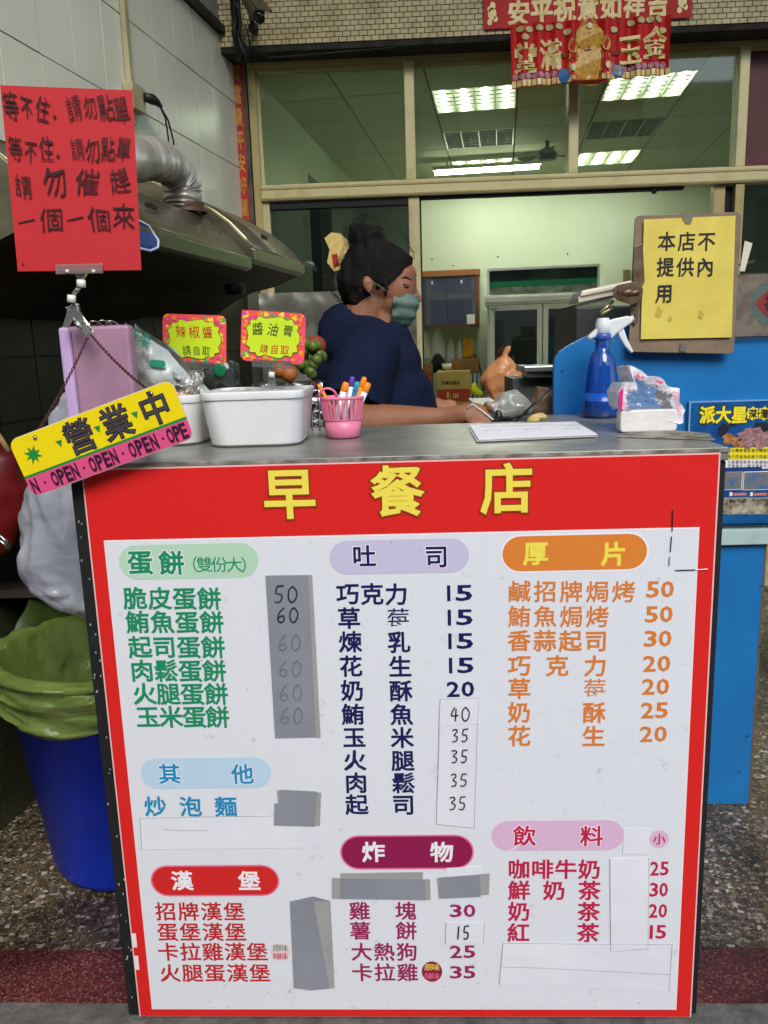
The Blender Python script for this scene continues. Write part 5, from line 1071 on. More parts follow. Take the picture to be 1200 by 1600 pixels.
# =================================================================== LEFT SIDE STUFF
# pink cutting board box with rings
yp_ = .13; PFk = Face((0, yp_, 0), (0, -1, 0)); lil = M('lilac_board', S(178,138,160), .5, c2=S(160,120,140), sc=8); lil2 = M('lilac_edge', S(200,170,214), .45)
t = thing('pink_board', 'thick dusty pink plastic board standing at the left end of the counter', 'board', PFk.at(150, 690))
tl, tr = PFk.at(103, 510), PFk.at(200, 507); bl_, br2 = V((tl.x+.0, yp_, CT+.0008)), V((tr.x, yp_, CT+.0008))
obj('board', MB().slab([tl, tr, br2, bl_], (0, .03, 0)), lil, t, bevel=.006)
e0, e1 = PFk.at(94, 512), PFk.at(111, 511); obj('light_edge', MB().slab([e0, e1, V((e1.x+.002, yp_, CT+.0008)), V((e0.x, yp_, CT+.0008))], (0, -.012, 0)), lil2, t, bevel=.005)
for k, (x, y, r_) in enumerate(((134, 512, .011), (150, 514, .013), (164, 512, .012), (176, 512, .011))):
    c = at(x, y, yp_+.01); pts = [c+V((r_*math.cos(a)*.9, r_*.8*math.cos(a+1), r_*math.sin(a))) for a in [i*.5-.6 for i in range(10)]]
    obj('metal_ring', MB().tube(pts, .0014, 7), M('ring_metal', S(170,160,150), .25, metal=1), t, smooth=True)
# red notice and its clip arm
NFr = Face((0, .09, 0), (0, -1, 0)); q = [NFr.at(*p) for p in ((0,133),(207,141),(221,422),(28,424))]
nred = M('notice_red', S(200,42,46), .55, c2=S(192,36,42), sc=4, bump=.05, bsc=9)
t = thing('red_notice', 'large bright red handwritten notice held up in a clear clip at upper left', 'notice', (q[2]+q[3])/2)
obj('paper', MB().grid(lambda u, v: q[0].lerp(q[1], u).lerp(q[3].lerp(q[2], u), v)+V((0, .0006*math.sin(u*3.1)+.0003*math.sin(v*5), 0)), 20, 20), nred, t, smooth=True)
def nline(txt, x0_, x1_, y0_, y1_, sz, hh, b_=.0):
    mb = MB(); NF2 = Face((0, .0885, 0), (0, -1, 0)); n = len(txt)
    for i, ch in enumerate(txt):
        if ch == ' ': continue
        x = x0_+(x1_-x0_)*i/(n-1); y = y0_+(y1_-y0_)*i/(n-1)+random.uniform(-3, 3); s_ = sz*random.uniform(.9, 1.12)
        if ch == '.': c = NF2.at(x-6, y+13); mb.quad(*[c+V((.0028*math.cos(a), 0, .0028*math.sin(a))) for a in range(6)]); continue
        if ch == '一': mb.quad(*[NF2.at(*p) for p in ((x-14, y+4), (x+12, y-2), (x+13, y+.5), (x-13, y+6))]); continue
        k_ = abs((NF2.at(x+1, y)-NF2.at(x, y)).x); put(mb, ch, NF2.at(x, y), FX[0], FX[1], s_*k_, hh*k_*random.uniform(.95, 1.1), b_, .0006, 1.35)
    obj('handwriting', mb, M('marker_brown', S(54,14,18), .6), t)
random.seed(21)
nline('等不住.請勿點單', 17, 190, 168, 170, 21, 37); nline('等不住.請勿點單', 24, 193, 233, 233, 21, 35); nline('請勿催趕', 36, 187, 288, 282, 32, 38); nline('一個一個來', 42, 194, 342, 340, 33, 36)
c = at(36, 413, .0885); obj('ink_dot', MB().quad(*[c+V((.002*math.cos(a), 0, .002*math.sin(a))) for a in range(6)]), M('marker_brown'), t)
k = thing('clip_stand', 'clear plastic clip arm with two white joints holding the red notice', 'clip', at(140, 525, .12))
A = lambda x, y, Y=.088: at(x, y, Y)
obj('clip_bar', MB().slab([A(88,414), A(161,412), A(162,427), A(89,429)], (0, -.006, 0)), glass('clear_pinkish', (.95, .8, .8, 1), .14, .08, .28, (.8, .66, .64, 1)), k, bevel=.001)
for x in (105, 146): obj('screw', MB().ball(A(x, 424, .081), .003), wpl, k, smooth=True)
obj('neck', MB().slab([A(115,428), A(135,427), A(130,436), A(122,436)], (0, .005, 0)), clear, k)
obj('joint', MB().tube([A(126.5,437), A(127,449)], [.0068, .0074], 14), wpl, k, smooth=True)
obj('joint', MB().tube([A(112,461), A(111.5,473)], [.0066, .0070], 14), wpl, k, smooth=True)
obj('arm', MB().tube([A(124,449), A(114,461)], .0036, 8), clear, k, smooth=True)
obj('clamp', MB().slab([A(112,473), A(120,474), A(122,486), A(136,508), A(144,520), A(134,528), A(120,508), A(110,498), A(104,512), A(96,512), A(102,494), A(104,484), A(100,480), A(108,478)], (0, .012, 0)), glass('clear_grey', (.84, .86, .82, 1), .2, .05, .22, (.6, .62, .58, 1)), k, bevel=.002)
obj('spring', MB().tube([A(117,503,.086), A(127,513,.086)], .0032, 8), M('steel'), k, smooth=True)
# open sign
SFs = Face((0, -.035, 0), (0, -1, 0)); ys = -.035
pTL, pTR, pBR, pBL = [SFs.at(*p) for p in ((20,690),(272,586),(299,690),(45,776))]
u = (pTR-pTL+pBR-pBL).normalized(); n_ = V((0, -1, 0)); v = n_.cross(u); v = v if v.z > 0 else -v
L = ((pTR-pTL).dot(u)+(pBR-pBL).dot(u))/2; H = ((pTL-pBL).dot(v)+(pTR-pBR).dot(v))/2; cc = (pTL+pTR+pBR+pBL)/4
t = thing('open_sign', 'tilted yellow and pink hanging shop sign with OPEN lettering on a chain', 'sign', cc)
ysg = M('sign_yellow', S(244,218,20), .32, c2=S(226,196,20), sc=22, det=8, lo=.6, hi=.8); psg = M('sign_pink', S(226,84,132), .32)
obj('plate', MB().slab(rrect(cc, u, v, L, H, .014, 0, n_), (0, .0035, 0)), M('sign_core', S(232,226,214), .4), t)
zsplit = -H/2+H*.345
def half(z0, z1, top):
    r = .013; P = []
    def cp(sx, sy, a0, x, z):
        for i in range(5): a = R(a0+90*i/4); P.append(cc+n_*.0006+u*(x+r*math.cos(a))+v*(z+r*math.sin(a)))
    if top: P.append(cc+n_*.0006+u*(-L/2)+v*z0); P.append(cc+n_*.0006+u*(L/2)+v*z0); cp(1, 1, 0, L/2-r, z1-r); cp(-1, 1, 90, -L/2+r, z1-r)
    else: cp(-1, -1, 180, -L/2+r, z0+r); cp(1, -1, 270, L/2-r, z0+r); P.append(cc+n_*.0006+u*(L/2)+v*z1); P.append(cc+n_*.0006+u*(-L/2)+v*z1)
    return MB().quad(*P)
obj('yellow_field', half(zsplit+.002, H/2-.0008, True), ysg, t); obj('pink_field', half(-H/2+.0008, zsplit-.0015, False), psg, t)
obj('green_line', MB().quad(*[cc+n_*.0008+u*a+v*b for a, b in ((-L/2, zsplit-.0018), (L/2, zsplit-.0018), (L/2, zsplit+.002), (-L/2, zsplit+.002))]), ink('signgreen', S(30,140,60)), t)
blkk = ink('signblack', S(44,40,44)); mb = MB()
for ch, fx in (('營', .395), ('業', .622), ('中', .856)):
    put(mb, ch, cc+u*(-L/2+L*fx)+v*(H*.165)+n_*.0006, u, v, .045, .050, .03, .0008)
obj('title', mb, blkk, t)
mb = MB()
for ch, fx in (('營', .395), ('業', .622), ('中', .856)): put(mb, ch, cc+u*(-L/2+L*fx)+v*(H*.165)+n_*.0006, u, v, .0452, .0502, .001, .0014)
obj('title_inner', mb, ink('signgrey', S(70,66,74)), t)
mb = MB(); xx = .04; zz = -H/2+H*.165
def latin(ch, fx): put(mb, ch, cc+u*(-L/2+L*fx)+v*zz+n_*.0006, u, v, .0105, .024, .035, .0008)
for ch, fx in (('N', .038), ('O', .163), ('P', .205), ('E', .247), ('N', .290), ('O', .400), ('P', .443), ('E', .487), ('N', .532), ('O', .645), ('P', .690), ('E', .733), ('N', .778), ('O', .878), ('P', .919), ('E', .958)): latin(ch, fx)
obj('lettering', mb, ink('signdark', S(60,24,50)), t)
mb = MB()
for fx in (.100, .345, .587, .832): c = cc+u*(-L/2+L*fx)+v*zz+n_*.0012; mb.quad(*[c+u*(.0021*math.cos(a))+v*(.0021*math.sin(a)) for a in range(6)])
latin('O', .965) if False else None
obj('dots', mb, ink('signdark'), t, kind='stuff')
mb = MB()
for fx in (.272, .508, .738): c = cc+u*(-L/2+L*fx)+v*(H*.17)+n_*.0012; mb.quad(c+u*-.005+v*.005, c+u*.0052+v*.004, c+u*.0005-v*.006)
obj('triangles', mb, ink('signgreen'), t, kind='stuff')
mb = MB(); c = cc+u*(-L/2+L*.105)+v*(H*.15)+n_*.0012; P = []
for i in range(16): a = i*math.pi/8+.3; r_ = .0065 if i % 2 else random.uniform(.013, .019); P.append(c+u*(r_*math.cos(a))+v*(r_*math.sin(a)))
obj('palm_emblem', MB().quad(*P), ink('signgreen'), t)
for fx in (.155, .87): obj('eyelet', MB().lathe(V((0, 0, 0)), [(0, 0)], 3) if False else MB().ball(cc+u*(-L/2+L*fx)+v*(H/2-.010)+n_*.001, .0032), M('ring_metal'), t, smooth=True)
apex = at(140, 521, .10); chm = M('chain_rust', S(96,52,48), .45, metal=.6)
hl = [(cc+u*(-L/2+L*.155)+v*(H/2-.008)), (cc+u*(-L/2+L*.87)+v*(H/2-.008))]
tor = {}
for hi_, h_ in enumerate(hl):
    n_l = 44; d = apex-h_; ln = d.length/n_l; dd = d.normalized(); s1 = dd.cross(V((0, 1, 0))).normalized(); s2 = dd.cross(s1)
    for i in range(n_l):
        c = h_+d*((i+.5)/n_l)+V((0, 0, -.006*math.sin(math.pi*(i+.5)/n_l))); w1 = s1 if i % 2 else s2
        pts = [c+dd*(ln*.72*math.cos(a))+w1*(.0021*math.sin(a)) for a in [j*math.pi/4 for j in range(9)]]
        obj('chain_link', MB().tube(pts, .00075, 4, cap=False), chm, t, smooth=True)
# hanging white plastic bag at the counter's left side
def wbag(u_, v_):
    P0 = [(118,598,9),(100,640,22),(92,700,36),(88,760,46),(84,830,56),(84,880,60),(98,920,50),(118,950,30),(128,962,10)]
    f = v_*(len(P0)-1); i = min(int(f), len(P0)-2); k_ = f-i; cx_, cy_, hw_ = [P0[i][j]*(1-k_)+P0[i+1][j]*k_ for j in range(3)]
    a = u_*2*math.pi; c_ = at(cx_+4, cy_, .19); s_ = hw_/830*(1+.05*math.sin(a*4+v_*6)); p = c_+V((s_*math.cos(a), s_*.7*math.sin(a), 0))
    nn = noise.noise(p*14)*.010-abs(noise.noise(V((p.x*20, p.y*20, p.z*7))))*.026+abs(noise.noise(p*34))*.010; return p+V((nn*math.cos(a), nn*math.sin(a), nn*.4))
obj('white_bag', MB().grid(wbag, 48, 60), glass('bag_milky', (.92, .94, .98, 1), .06, .14, .60, (.80, .83, .92, 1), bump=1.0, bsc=22), smooth=True, label='milky white plastic bag hanging beside the left side of the counter', cat='bag')
# napkin bag with green print
NBf = Face((0, .26, 0), (0, -1, 0))
def nbag(u_, v_):
    p = NBf.at(197, 503).lerp(NBf.at(262, 548), u_).lerp(NBf.at(205, 640).lerp(NBf.at(318, 612), u_), v_)
    k_ = math.sin(math.pi*min(max(u_, 0), 1))*math.sin(math.pi*(v_*.8+.15)); return p+V((0, -.03*k_+.012*noise.noise(p*30), .004*noise.noise(p*45)))
t = thing('napkin_bag', 'crumpled printed white plastic bag leaning behind the pink board', 'bag', NBf.at(240, 630))
obj('front_film', MB().grid(nbag, 30, 26), M('film_white', S(206,212,206), .3, c2=S(176,184,176), sc=18, bump=.3, bsc=40, coat=.3), t, smooth=True)
obj('back_film', MB().grid(lambda a, b: nbag(a, b)*1+V((0, .05+.06*math.sin(math.pi*a)*math.sin(math.pi*b), 0)), 16, 14), M('film_white'), t, smooth=True)
mb = MB(); NB2 = Face((0, .228, 0), (0, -1, 0)); tu = (NB2.at(235, 536)-NB2.at(205, 518)).normalized(); tv = V((-tu.z, 0, tu.x))
put(mb, '巧', NB2.at(208, 521), tu, tv, .020, .022, .02, .001); put(mb, '柔', NB2.at(227, 530), tu, tv, .020, .022, .02, .001); obj('green_print', mb, M('print_green', S(40,150,120), .5), t)
mb = MB()
for r_ in range(9):
    for k_ in range(5):
        if random.random() < .25: continue
        c = NB2.at(203+k_*6+r_*.2, 545+r_*4.2); mb.quad(c, c+tu*.006, c+tu*.006+tv*.0012, c+tv*.0012)
obj('fine_print', mb, M('print_pale'), t, kind='stuff')
mb = MB(); c = NB2.at(246, 568); mb.quad(*pill(c, V((1, 0, -.1)), V((.1, 0, 1)), .03, .012, 0, n_)); obj('print_oval', mb, M('print_green'), t)
obj('clear_film', MB().grid(lambda a, b: NBf.at(240, 590).lerp(NBf.at(322, 575), a).lerp(NBf.at(262, 622).lerp(NBf.at(322, 618), a), b)+V((0, -.02+.02*noise.noise(V((a*5, b*5, 1))), .01*noise.noise(V((a*6, b*4, 7))))), 24, 16), glass('film_clear', (.95, .95, .92, 1), .2, .1, .25, (.7, .7, .64, 1), bump=1, bsc=50), t, smooth=True)
# dark packet with green dot, foil & fruit
DK = Face((0, .36, 0), (0, -1, 0))
t = thing('dark_packet', 'dark green packet with a round green seal between the two neon cards', 'packet', DK.at(345, 605))
mb = MB().limb([(DK.at(335, 590), .030), (DK.at(352, 582), .030)]); mb.ball(DK.at(342, 600), (.045, .02, .03))
obj('pouch', remesh(mb, .006, fn=lambda p: p+V((1, 0, 1))*noise.noise(p*40)*.006), M('packet_dark', S(60,66,60), .3, c2=S(40,44,40), sc=20, coat=.5), t, smooth=True)
obj('round_seal', MB().ball(DK.at(350, 577)+V((0, -.036, 0)), (.013, .002, .013)), M('seal_green', S(10,110,70), .4), t, smooth=True)
FTf = Face((0, .62, 0), (0, -1, 0)); random.seed(14)
ft = thing('foil_tray', 'crinkled foil tray holding fruit behind the tubs', 'tray', FTf.at(440, 640)); foil = M('foil', S(200,200,196), .25, metal=1, bump=.9, bsc=45)
p0, p1 = FTf.at(395, 600), FTf.at(505, 590)
obj('tray_body', MB().grid(lambda a, b: V((p0.x+(p1.x-p0.x)*a, .60+.01*noise.noise(V((a*8, b*8, 2))), .955+(p0.z-.955)*b)), 20, 10).grid(lambda a, b: V((p0.x+(p1.x-p0.x)*a, .60+.12*b, p0.z+.006*noise.noise(V((a*12, b*5, 2))))), 20, 6), foil, ft, smooth=True)
frg = M('grape_green', S(96,116,44), .4, c2=S(70,90,30), sc=20, sss=.2); fro = M('orange_fruit', S(160,98,44), .6, c2=S(170,96,40), sc=40); fra = M('apple_red', S(130,46,36), .5, c2=S(150,70,40), sc=20)
gp = [(478+random.uniform(-14, 22), 535+random.uniform(0, 52)) for _ in range(26)]
g_ = thing('grapes', 'bunch of green grapes beside the woman in the foil tray', 'fruit', FTf.at(480, 592))
for x, y in gp: obj('grape', MB().ball(FTf.at(x, y)+V((0, random.uniform(-.01, .05), 0)), .0125, 12, 8), frg, g_, smooth=True)
for x, y, lb in ((437, 578, 'left orange in the foil tray under the right neon card'), (452, 584, 'right orange in the foil tray under the right neon card')): obj('orange', MB().ball(FTf.at(x, y)+V((0, -.005, 0)), .019, 16, 10), fro, smooth=True, label=lb, cat='fruit')
obj('apple', MB().ball(FTf.at(489, 540)+V((0, .05, 0)), .024, 18, 12), fra, smooth=True, label='red apple on top of the grapes beside the woman', cat='fruit')
# wire rack with clutter
t = thing('wire_rack', 'small wire rack between the white tub and the pink basket, behind them', 'rack', at(482, 670, .42)); wr = M('wire_steel', S(190,190,186), .2, metal=1)
for x in (476, 488, 500): obj('upright', MB().tube([at(x, 676, .42), at(x-2, 598, .42)], .002, 6), wr, t, smooth=True)
for y in (612, 628, 645, 660): obj('rail', MB().tube([at(470, y, .42), at(505, y-3, .42)], .0018, 6), wr, t, smooth=True)
obj('black_clip', MB().bar(at(474, 655, .40), at(490, 634, .40), .008).bar(at(478, 632, .40), at(494, 634, .40), .006), M('rubber'), label='black plastic clip hanging on the wire rack', cat='clip')
obj('dried_chilli', MB().limb([(at(484, 612, .44), .014), (at(494, 604, .44), .011), (at(488, 600, .44), .008)]), M('chilli_dark', S(70,24,20), .5), smooth=True, label='dark red dried chilli heap at the edge of the rack', cat='food')
# foil backsplash sheet
FB2 = Face((0, 2.50, 0), (0, -1, 0)); a = FB2.at(404, 459); b = FB2.at(650, 455); sz_ = M('backsplash', S(150,150,138), .35, metal=.55, c2=S(120,120,108), sc=4, bump=.15, bsc=10)
def bs(u_, v_): p = V((a.x+(b.x-a.x)*u_, 2.50, a.z-.65*v_)); return p+V((0, .018*noise.noise(p*7)+.008*abs(noise.noise(p*16)), 0))
obj('foil_backsplash', MB().grid(bs, 60, 40), sz_, smooth=True, label='crinkled silver splash sheet standing behind the woman under the dark pane', cat='splash sheet')
# stove counter along the left wall beneath the hoods
obj('stove_counter', MB().fbox(WL, .10, 1.5, .01, .50, .0, .86), M('stove_dark', S(60,60,50), .5, metal=.5, c2=S(40,38,32), sc=6), label='dark steel stove counter under the range hoods', cat='counter')
# pot-belly red bag, pliers handle, crate at far left
LFr = Face((0, .55, 0), (0, -1, 0))
obj('red_bag', remesh(MB().limb([(LFr.at(-30, 700), .05), (LFr.at(-25, 770), .085), (LFr.at(-30, 830), .075)]).limb([(LFr.at(10, 720), .03), (LFr.at(8, 800), .05), (LFr.at(0, 850), .03)]), .01, fn=lambda p: p+V((1, 1, 1))*noise.noise(p*12)*.015), M('dark_red_plastic', S(130,24,24), .45, c2=S(96,18,18), sc=6), smooth=True, label='dark red plastic bag at the left edge behind the open sign', cat='bag')
obj('wooden_peg', MB().tube([at(-6, 676, .42), at(4, 690, .42), at(14, 706, .42)], .006, 8), M('peg_wood', S(150,120,80), .7), smooth=True, label='wooden handle end above the dark red bag at the left edge', cat='handle')
obj('steel_tongs', MB().tube([at(-5, 832, .42), at(18, 854, .42)], .0035, 6).tube([at(-5, 840, .42), at(15, 858, .42)], .0035, 6), M('steel'), smooth=True, label='steel tong tips at the left edge under the dark red bag', cat='tongs')
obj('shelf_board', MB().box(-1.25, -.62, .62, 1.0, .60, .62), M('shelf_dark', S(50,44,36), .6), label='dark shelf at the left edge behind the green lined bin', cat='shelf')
bxy = .74; a = at(52, 1150, bxy); 
t = thing('cardboard_box', 'brown cardboard box on the floor at the left edge behind the blue bin', 'box', (a.x-.15, bxy+.1, 0))
kd = M('kraft_dark', S(128,96,60), .85, c2=S(110,80,48), sc=9)
obj('box', MB().box(a.x-.4, a.x+.02, bxy, bxy+.3, .002, .36), kd, t, bevel=.003)
obj('packing_tape', MB().box(a.x-.4, a.x+.02, bxy-.0006, bxy, at(20, 1184, bxy).z, at(20, 1176, bxy).z), M('tape_teal', S(96,110,96), .4), t)
mb = MB(); c = at(24, 1140, bxy-.001)
for k_ in range(2): mb.quad(*[c+V(((.035-.01*k_)*math.cos(a_), 0, (.025)*math.sin(a_))) for a_ in (3.3, 4.0, 4.7, 5.4, 6.1, 5.4+.05, 4.7, 4.0)])
mb = MB(); put(mb, '水', c, FX[0], FX[1], .07, .05, .0, .0006); obj('red_print', mb, M('print_red', S(150,50,36), .7), t)
# dark low things in the shade left
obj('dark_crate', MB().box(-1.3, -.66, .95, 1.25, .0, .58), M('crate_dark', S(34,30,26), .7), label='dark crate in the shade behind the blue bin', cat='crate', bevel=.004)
# blue bin with green liner
bc = V((-.665, .515, 0)); bt = thing('waste_bin', 'blue plastic waste bin left of the counter with a light green liner', 'bin', bc)
bluep = M('bin_blue', S(20,58,206), .4, c2=S(16,46,178), sc=5, bump=.06, bsc=30, rv=.06)
RB, RT_, HB = .192, .255, .515
obj('body', MB().lathe(bc, [(0, .004), (RB-.02, .002), (RB-.006, .008), (RB, .022), (RT_-.006, HB-.03), (RT_+.006, HB-.028), (RT_+.008, HB), (RT_, HB+.002), (RT_-.01, HB-.02), (RB-.01, .03)], 64), bluep, bt, smooth=True)
lin_ = glass('liner_green', (.72, .85, .42, 1), .05, .22, .70, (.30, .42, .09, 1), bump=.9, bsc=22)
def liner(u_, v_):
    a = u_*2*math.pi
    if v_ < .45:   # inside, from bottom up to the rim
        k_ = v_/.45; r_ = RB*.4+(RT_-.012-RB*.4)*k_; z = HB*.25+(HB+.006-HB*.25)*k_; w_ = .03*(1-k_)
    elif v_ < .55: k_ = (v_-.45)/.10; r_ = RT_-.012+.034*k_; z = HB+.006+.014*math.sin(math.pi*k_); w_ = 0
    else: k_ = (v_-.55)/.45; r_ = RT_+.022+.006*math.sin(k_*14+a*2)-.030*k_; z = HB+.006-(.105+.02*math.sin(a*3+1))*k_; w_ = .008*k_
    wv = noise.noise(V((math.cos(a)*3.4, math.sin(a)*3.4, v_*14)))*(.015+w_)+abs(noise.noise(V((a*4+v_*9, v_*16-a, 3))))*.016-abs(noise.noise(V((a*9, v_*7, 8))))*.008
    return bc+V(((r_+wv)*math.cos(a), (r_+wv)*math.sin(a), z+wv*.5))
obj('bin_liner', MB().grid(liner, 110, 70), lin_, bt, smooth=True)
obj('liner_roll', MB().tube([bc+V(((RT_+.008)*math.cos(a), (RT_+.008)*math.sin(a), HB+.006+.003*math.sin(a*5))) for a in [i*2*math.pi/60 for i in range(61)]], [.010+.0015*math.sin(i*1.3) for i in range(61)], 12, cap=False), lin_, bt, smooth=True)
mb = MB()
def tflap(a, b): an = R(20)+a*R(150); z = HB+.0+.17*b*math.sin(a*math.pi)**.6; r_ = RT_-.005+.03*b; p = bc+V((r_*math.cos(an), r_*math.sin(an), z)); return p+V((1, 1, 0))*noise.noise(p*14)*.02
obj('liner_flap', MB().grid(tflap, 40, 16), M('liner_dark', S(58,74,28), .5, c2=S(40,54,18), sc=8), bt, smooth=True)
# =================================================================== THE WOMAN
YW_ = 1.0
wo = thing('person', 'woman in a navy t-shirt and green face mask, hair in a bun, facing right', 'woman', (-.08, YW_, 0))
skin = M('skin', S(150,102,72), .6, c2=S(134,86,60), sc=12, sss=.08, bump=.03, bsc=90)
def W(x, y, dy=0): return at(x, y, YW_)+V((0, dy, 0))
def Wa(x, y, Y): return at(x, y, Y)
tilt = Matrix.Rotation(R(14), 3, 'Y')
b_ = MB()
# head
b_.ball(W(592,432), (.080, .070, .078), 24, 16, tilt); b_.ball(W(618,450), (.056, .058, .074), 20, 14, tilt); b_.ball(W(628,430), (.040, .050, .036), 18, 12)
b_.ball(W(612,472), (.050, .052, .040), 18, 12); b_.ball(W(624,490), (.028, .032, .024), 16, 10); b_.ball(W(637,437), (.016, .044, .013), 14, 10)
b_.ball(W(622,462, -.026), (.030, .026, .026), 14, 10); b_.ball(W(622,462, .026), (.030, .026, .026), 14, 10)
b_.limb([(W(643,447), .008), (W(649,458), .010), (W(653,467), .012)]); b_.ball(W(640,486), (.018, .022, .014), 12, 8); b_.ball(W(635,499), (.018, .020, .016), 12, 8)
# neck and trunk
b_.limb([(W(577,470), .056), (W(566,500), .060), (W(556,530), .07)]); b_.limb([(W(590,480), .040), (W(596,505), .045)])
b_.ball(W(570,600), (.115, .16, .15), 20, 14); b_.ball(W(583,700), (.13, .17, .20), 20, 14); b_.ball(V((-.08, YW_+.02, .62)), (.13, .18, .22), 20, 14)
b_.limb([(V((-.07, YW_-.09, .60)), .09), (V((-.07, YW_-.09, .30)), .065), (V((-.08, YW_-.09, .06)), .045)]); b_.limb([(V((-.09, YW_+.11, .60)), .09), (V((-.09, YW_+.11, .30)), .065), (V((-.10, YW_+.11, .06)), .045)])
b_.limb([(V((-.08, YW_-.09, .05)), .04), (V((.06, YW_-.09, .035)), .034)]); b_.limb([(V((-.10, YW_+.11, .05)), .04), (V((.04, YW_+.11, .035)), .034)])
# near arm: shoulder, elbow, wrist
sh_n = Wa(578, 545, .86); el_n = Wa(540, 664, .74); wr_n = Wa(702, 652, .70)
b_.limb([(sh_n, .062), (sh_n.lerp(el_n, .5), .058), (el_n, .049), (el_n.lerp(wr_n, .2), .050), (el_n.lerp(wr_n, .6), .037), (el_n.lerp(wr_n, .85), .026), (wr_n, .0235)])
pn = Wa(726, 648, .69); b_.limb([(wr_n, .026), (pn, .026), (Wa(741, 648, .69), .022)]); b_.ball(Wa(730, 652, .69), (.030, .022, .016), 14, 10)
def finger(pts, r0, r1): n = len(pts); b_.limb([(p, r0+(r1-r0)*i/(n-1)) for i, p in enumerate(pts)], 10)
finger([Wa(744,640,.69), Wa(757,645,.68), Wa(766,653,.675)], .0095, .0075); finger([Wa(744,648,.68), Wa(760,655,.67), Wa(770,664,.67)], .0095, .0075)
finger([Wa(740,655,.665), Wa(754,663,.66), Wa(763,669,.66)], .009, .007); finger([Wa(734,659,.66), Wa(746,667,.655), Wa(753,671,.655)], .008, .0065)
finger([Wa(722,640,.69), Wa(732,634,.69), Wa(745,634,.69), Wa(754,639,.69)], .010, .0075)
# far arm
sh_f = Wa(590, 545, 1.14); el_f = Wa(610, 655, 1.06); wr_f = Wa(680, 637, .98)
b_.limb([(sh_f, .058), (el_f, .046), (wr_f, .028)]); b_.limb([(wr_f, .028), (Wa(694,640,.97), .024)])
finger([Wa(698,634,.97), Wa(710,637,.96), Wa(719,644,.955)], .0095, .007); finger([Wa(698,640,.96), Wa(708,646,.95), Wa(714,651,.95)], .0095, .007)
finger([Wa(692,646,.95), Wa(700,652,.945), Wa(706,655,.945)], .009, .007); finger([Wa(686,646,.95), Wa(692,652,.94), Wa(697,655,.94)], .008, .0065); finger([Wa(690,632,.98), Wa(702,628,.97), Wa(711,630,.965)], .0095, .0075)
# ear
b_.ball(W(577,448, -.076), (.014, .009, .024), 14, 10, Matrix.Rotation(R(-14), 3, 'Y')); b_.ball(W(577,448, .076), (.014, .009, .024), 14, 10)
obj('body', remesh(b_, .0045, 5), skin, wo, smooth=True)
hair = M('hair_black', S(12,9,9), .55, c2=S(24,18,16), sc=30, aniso=(1, 1, 4), bump=.7, bsc=120, spec=.25)
h_ = MB(); h_.ball(W(590,421), (.093, .083, .078), 24, 16, tilt); h_.ball(W(562,440), (.062, .074, .078), 20, 14); h_.ball(W(557,466), (.034, .056, .040), 16, 12)
h_.ball(W(571,371), (.048, .046, .036), 16, 12); h_.ball(W(556,362), (.024, .030, .022), 12, 10); h_.ball(W(587,366), (.020, .026, .020), 12, 10); h_.ball(W(566,390), (.034, .040, .03), 12, 10)
h_.ball(W(620,410), (.044, .064, .030), 16, 12)
pc = W(628, 428); d1 = (W(652, 404)-W(602, 452)).normalized(); nc = V((0, 1, 0)).cross(d1); nc = nc if nc.x > 0 else -nc
hm = remesh(h_, .005, 3, cut=[(pc, nc)], fn=lambda p: p+V((noise.noise(V((p.x*18, p.y*26, p.z*70))), noise.noise(V((p.x*60, p.y*20, p.z*20))), noise.noise(V((p.x*50, p.y*18, p.z*30)))))*.006)
obj('hair', hm, hair, wo, smooth=True)
random.seed(17); st_ = MB()
for k in range(420):
    a = random.uniform(0, 2*math.pi); src = random.choice([((570, 370), .046), ((590, 410), .092), ((560, 440), .07)]); c = W(*src[0]); r_ = src[1]
    p = c+V((r_*math.cos(a), random.uniform(-.05, .05), r_*.9*math.sin(a))); tdir = V((-math.sin(a), random.uniform(-.3, .3), math.cos(a)))*random.choice((-1, 1))
    if a > 5.3 or a < .3: continue
    st_.tube([p, p+tdir*.015+V((math.cos(a), 0, math.sin(a)))*.004, p+tdir*.032+V((math.cos(a), 0, math.sin(a)))*random.uniform(.001, .008)], .00035, 3)
obj('loose_hair', st_, hair, wo, kind='stuff')
obj('sideburn', MB().tube([W(603,440,-.068), W(605,455,-.062), W(603,466,-.060)], [.008, .005, .001], 8), hair, wo, smooth=True)
shirt = M('navy_cotton', S(18,28,52), .95, c2=S(13,21,42), sc=9, bump=.25, bsc=260, spec=.2)
s_ = MB(); s_.ball(W(570,590), (.150, .185, .150), 24, 16); s_.ball(W(560,545), (.112, .19, .088), 24, 16, Matrix.Rotation(R(-20), 3, 'Y')); s_.ball(W(592,640), (.160, .185, .16), 24, 16); s_.ball(W(612,580), (.088, .13, .110), 20, 14)
s_.ball(W(628,612), (.088, .145, .080), 20, 14); s_.ball(V((-.07, YW_, .86)), (.155, .19, .16), 20, 14); s_.limb([(W(552,510), .066), (W(548,525), .09)]); s_.limb([(W(597,518), .052), (W(606,535), .07)])
s_.limb([(sh_n+V((0, .01, 0)), .078), (sh_n.lerp(el_n, .40), .084), (sh_n.lerp(el_n, .78), .090)]); s_.limb([(sh_f, .074), (sh_f.lerp(el_f, .6), .074)])
ax = (el_n-sh_n).normalized()
def fold(p): 
    q = noise.noise(V((p.x*9, p.y*9, p.z*5)))*.010+abs(noise.noise(V((p.x*16+p.z*14, p.y*10, p.z*7))))*-.008; d_ = (p-V((-.06, YW_, p.z))).normalized(); return p+d_*q
# neckline
nk_c = W(588, 506); nk_n = (V((.45, 0, .9))).normalized()
sm = remesh(s_, .006, 6, cut=[(V((0, 0, .80)), V((0, 0, -1)))], fn=fold)
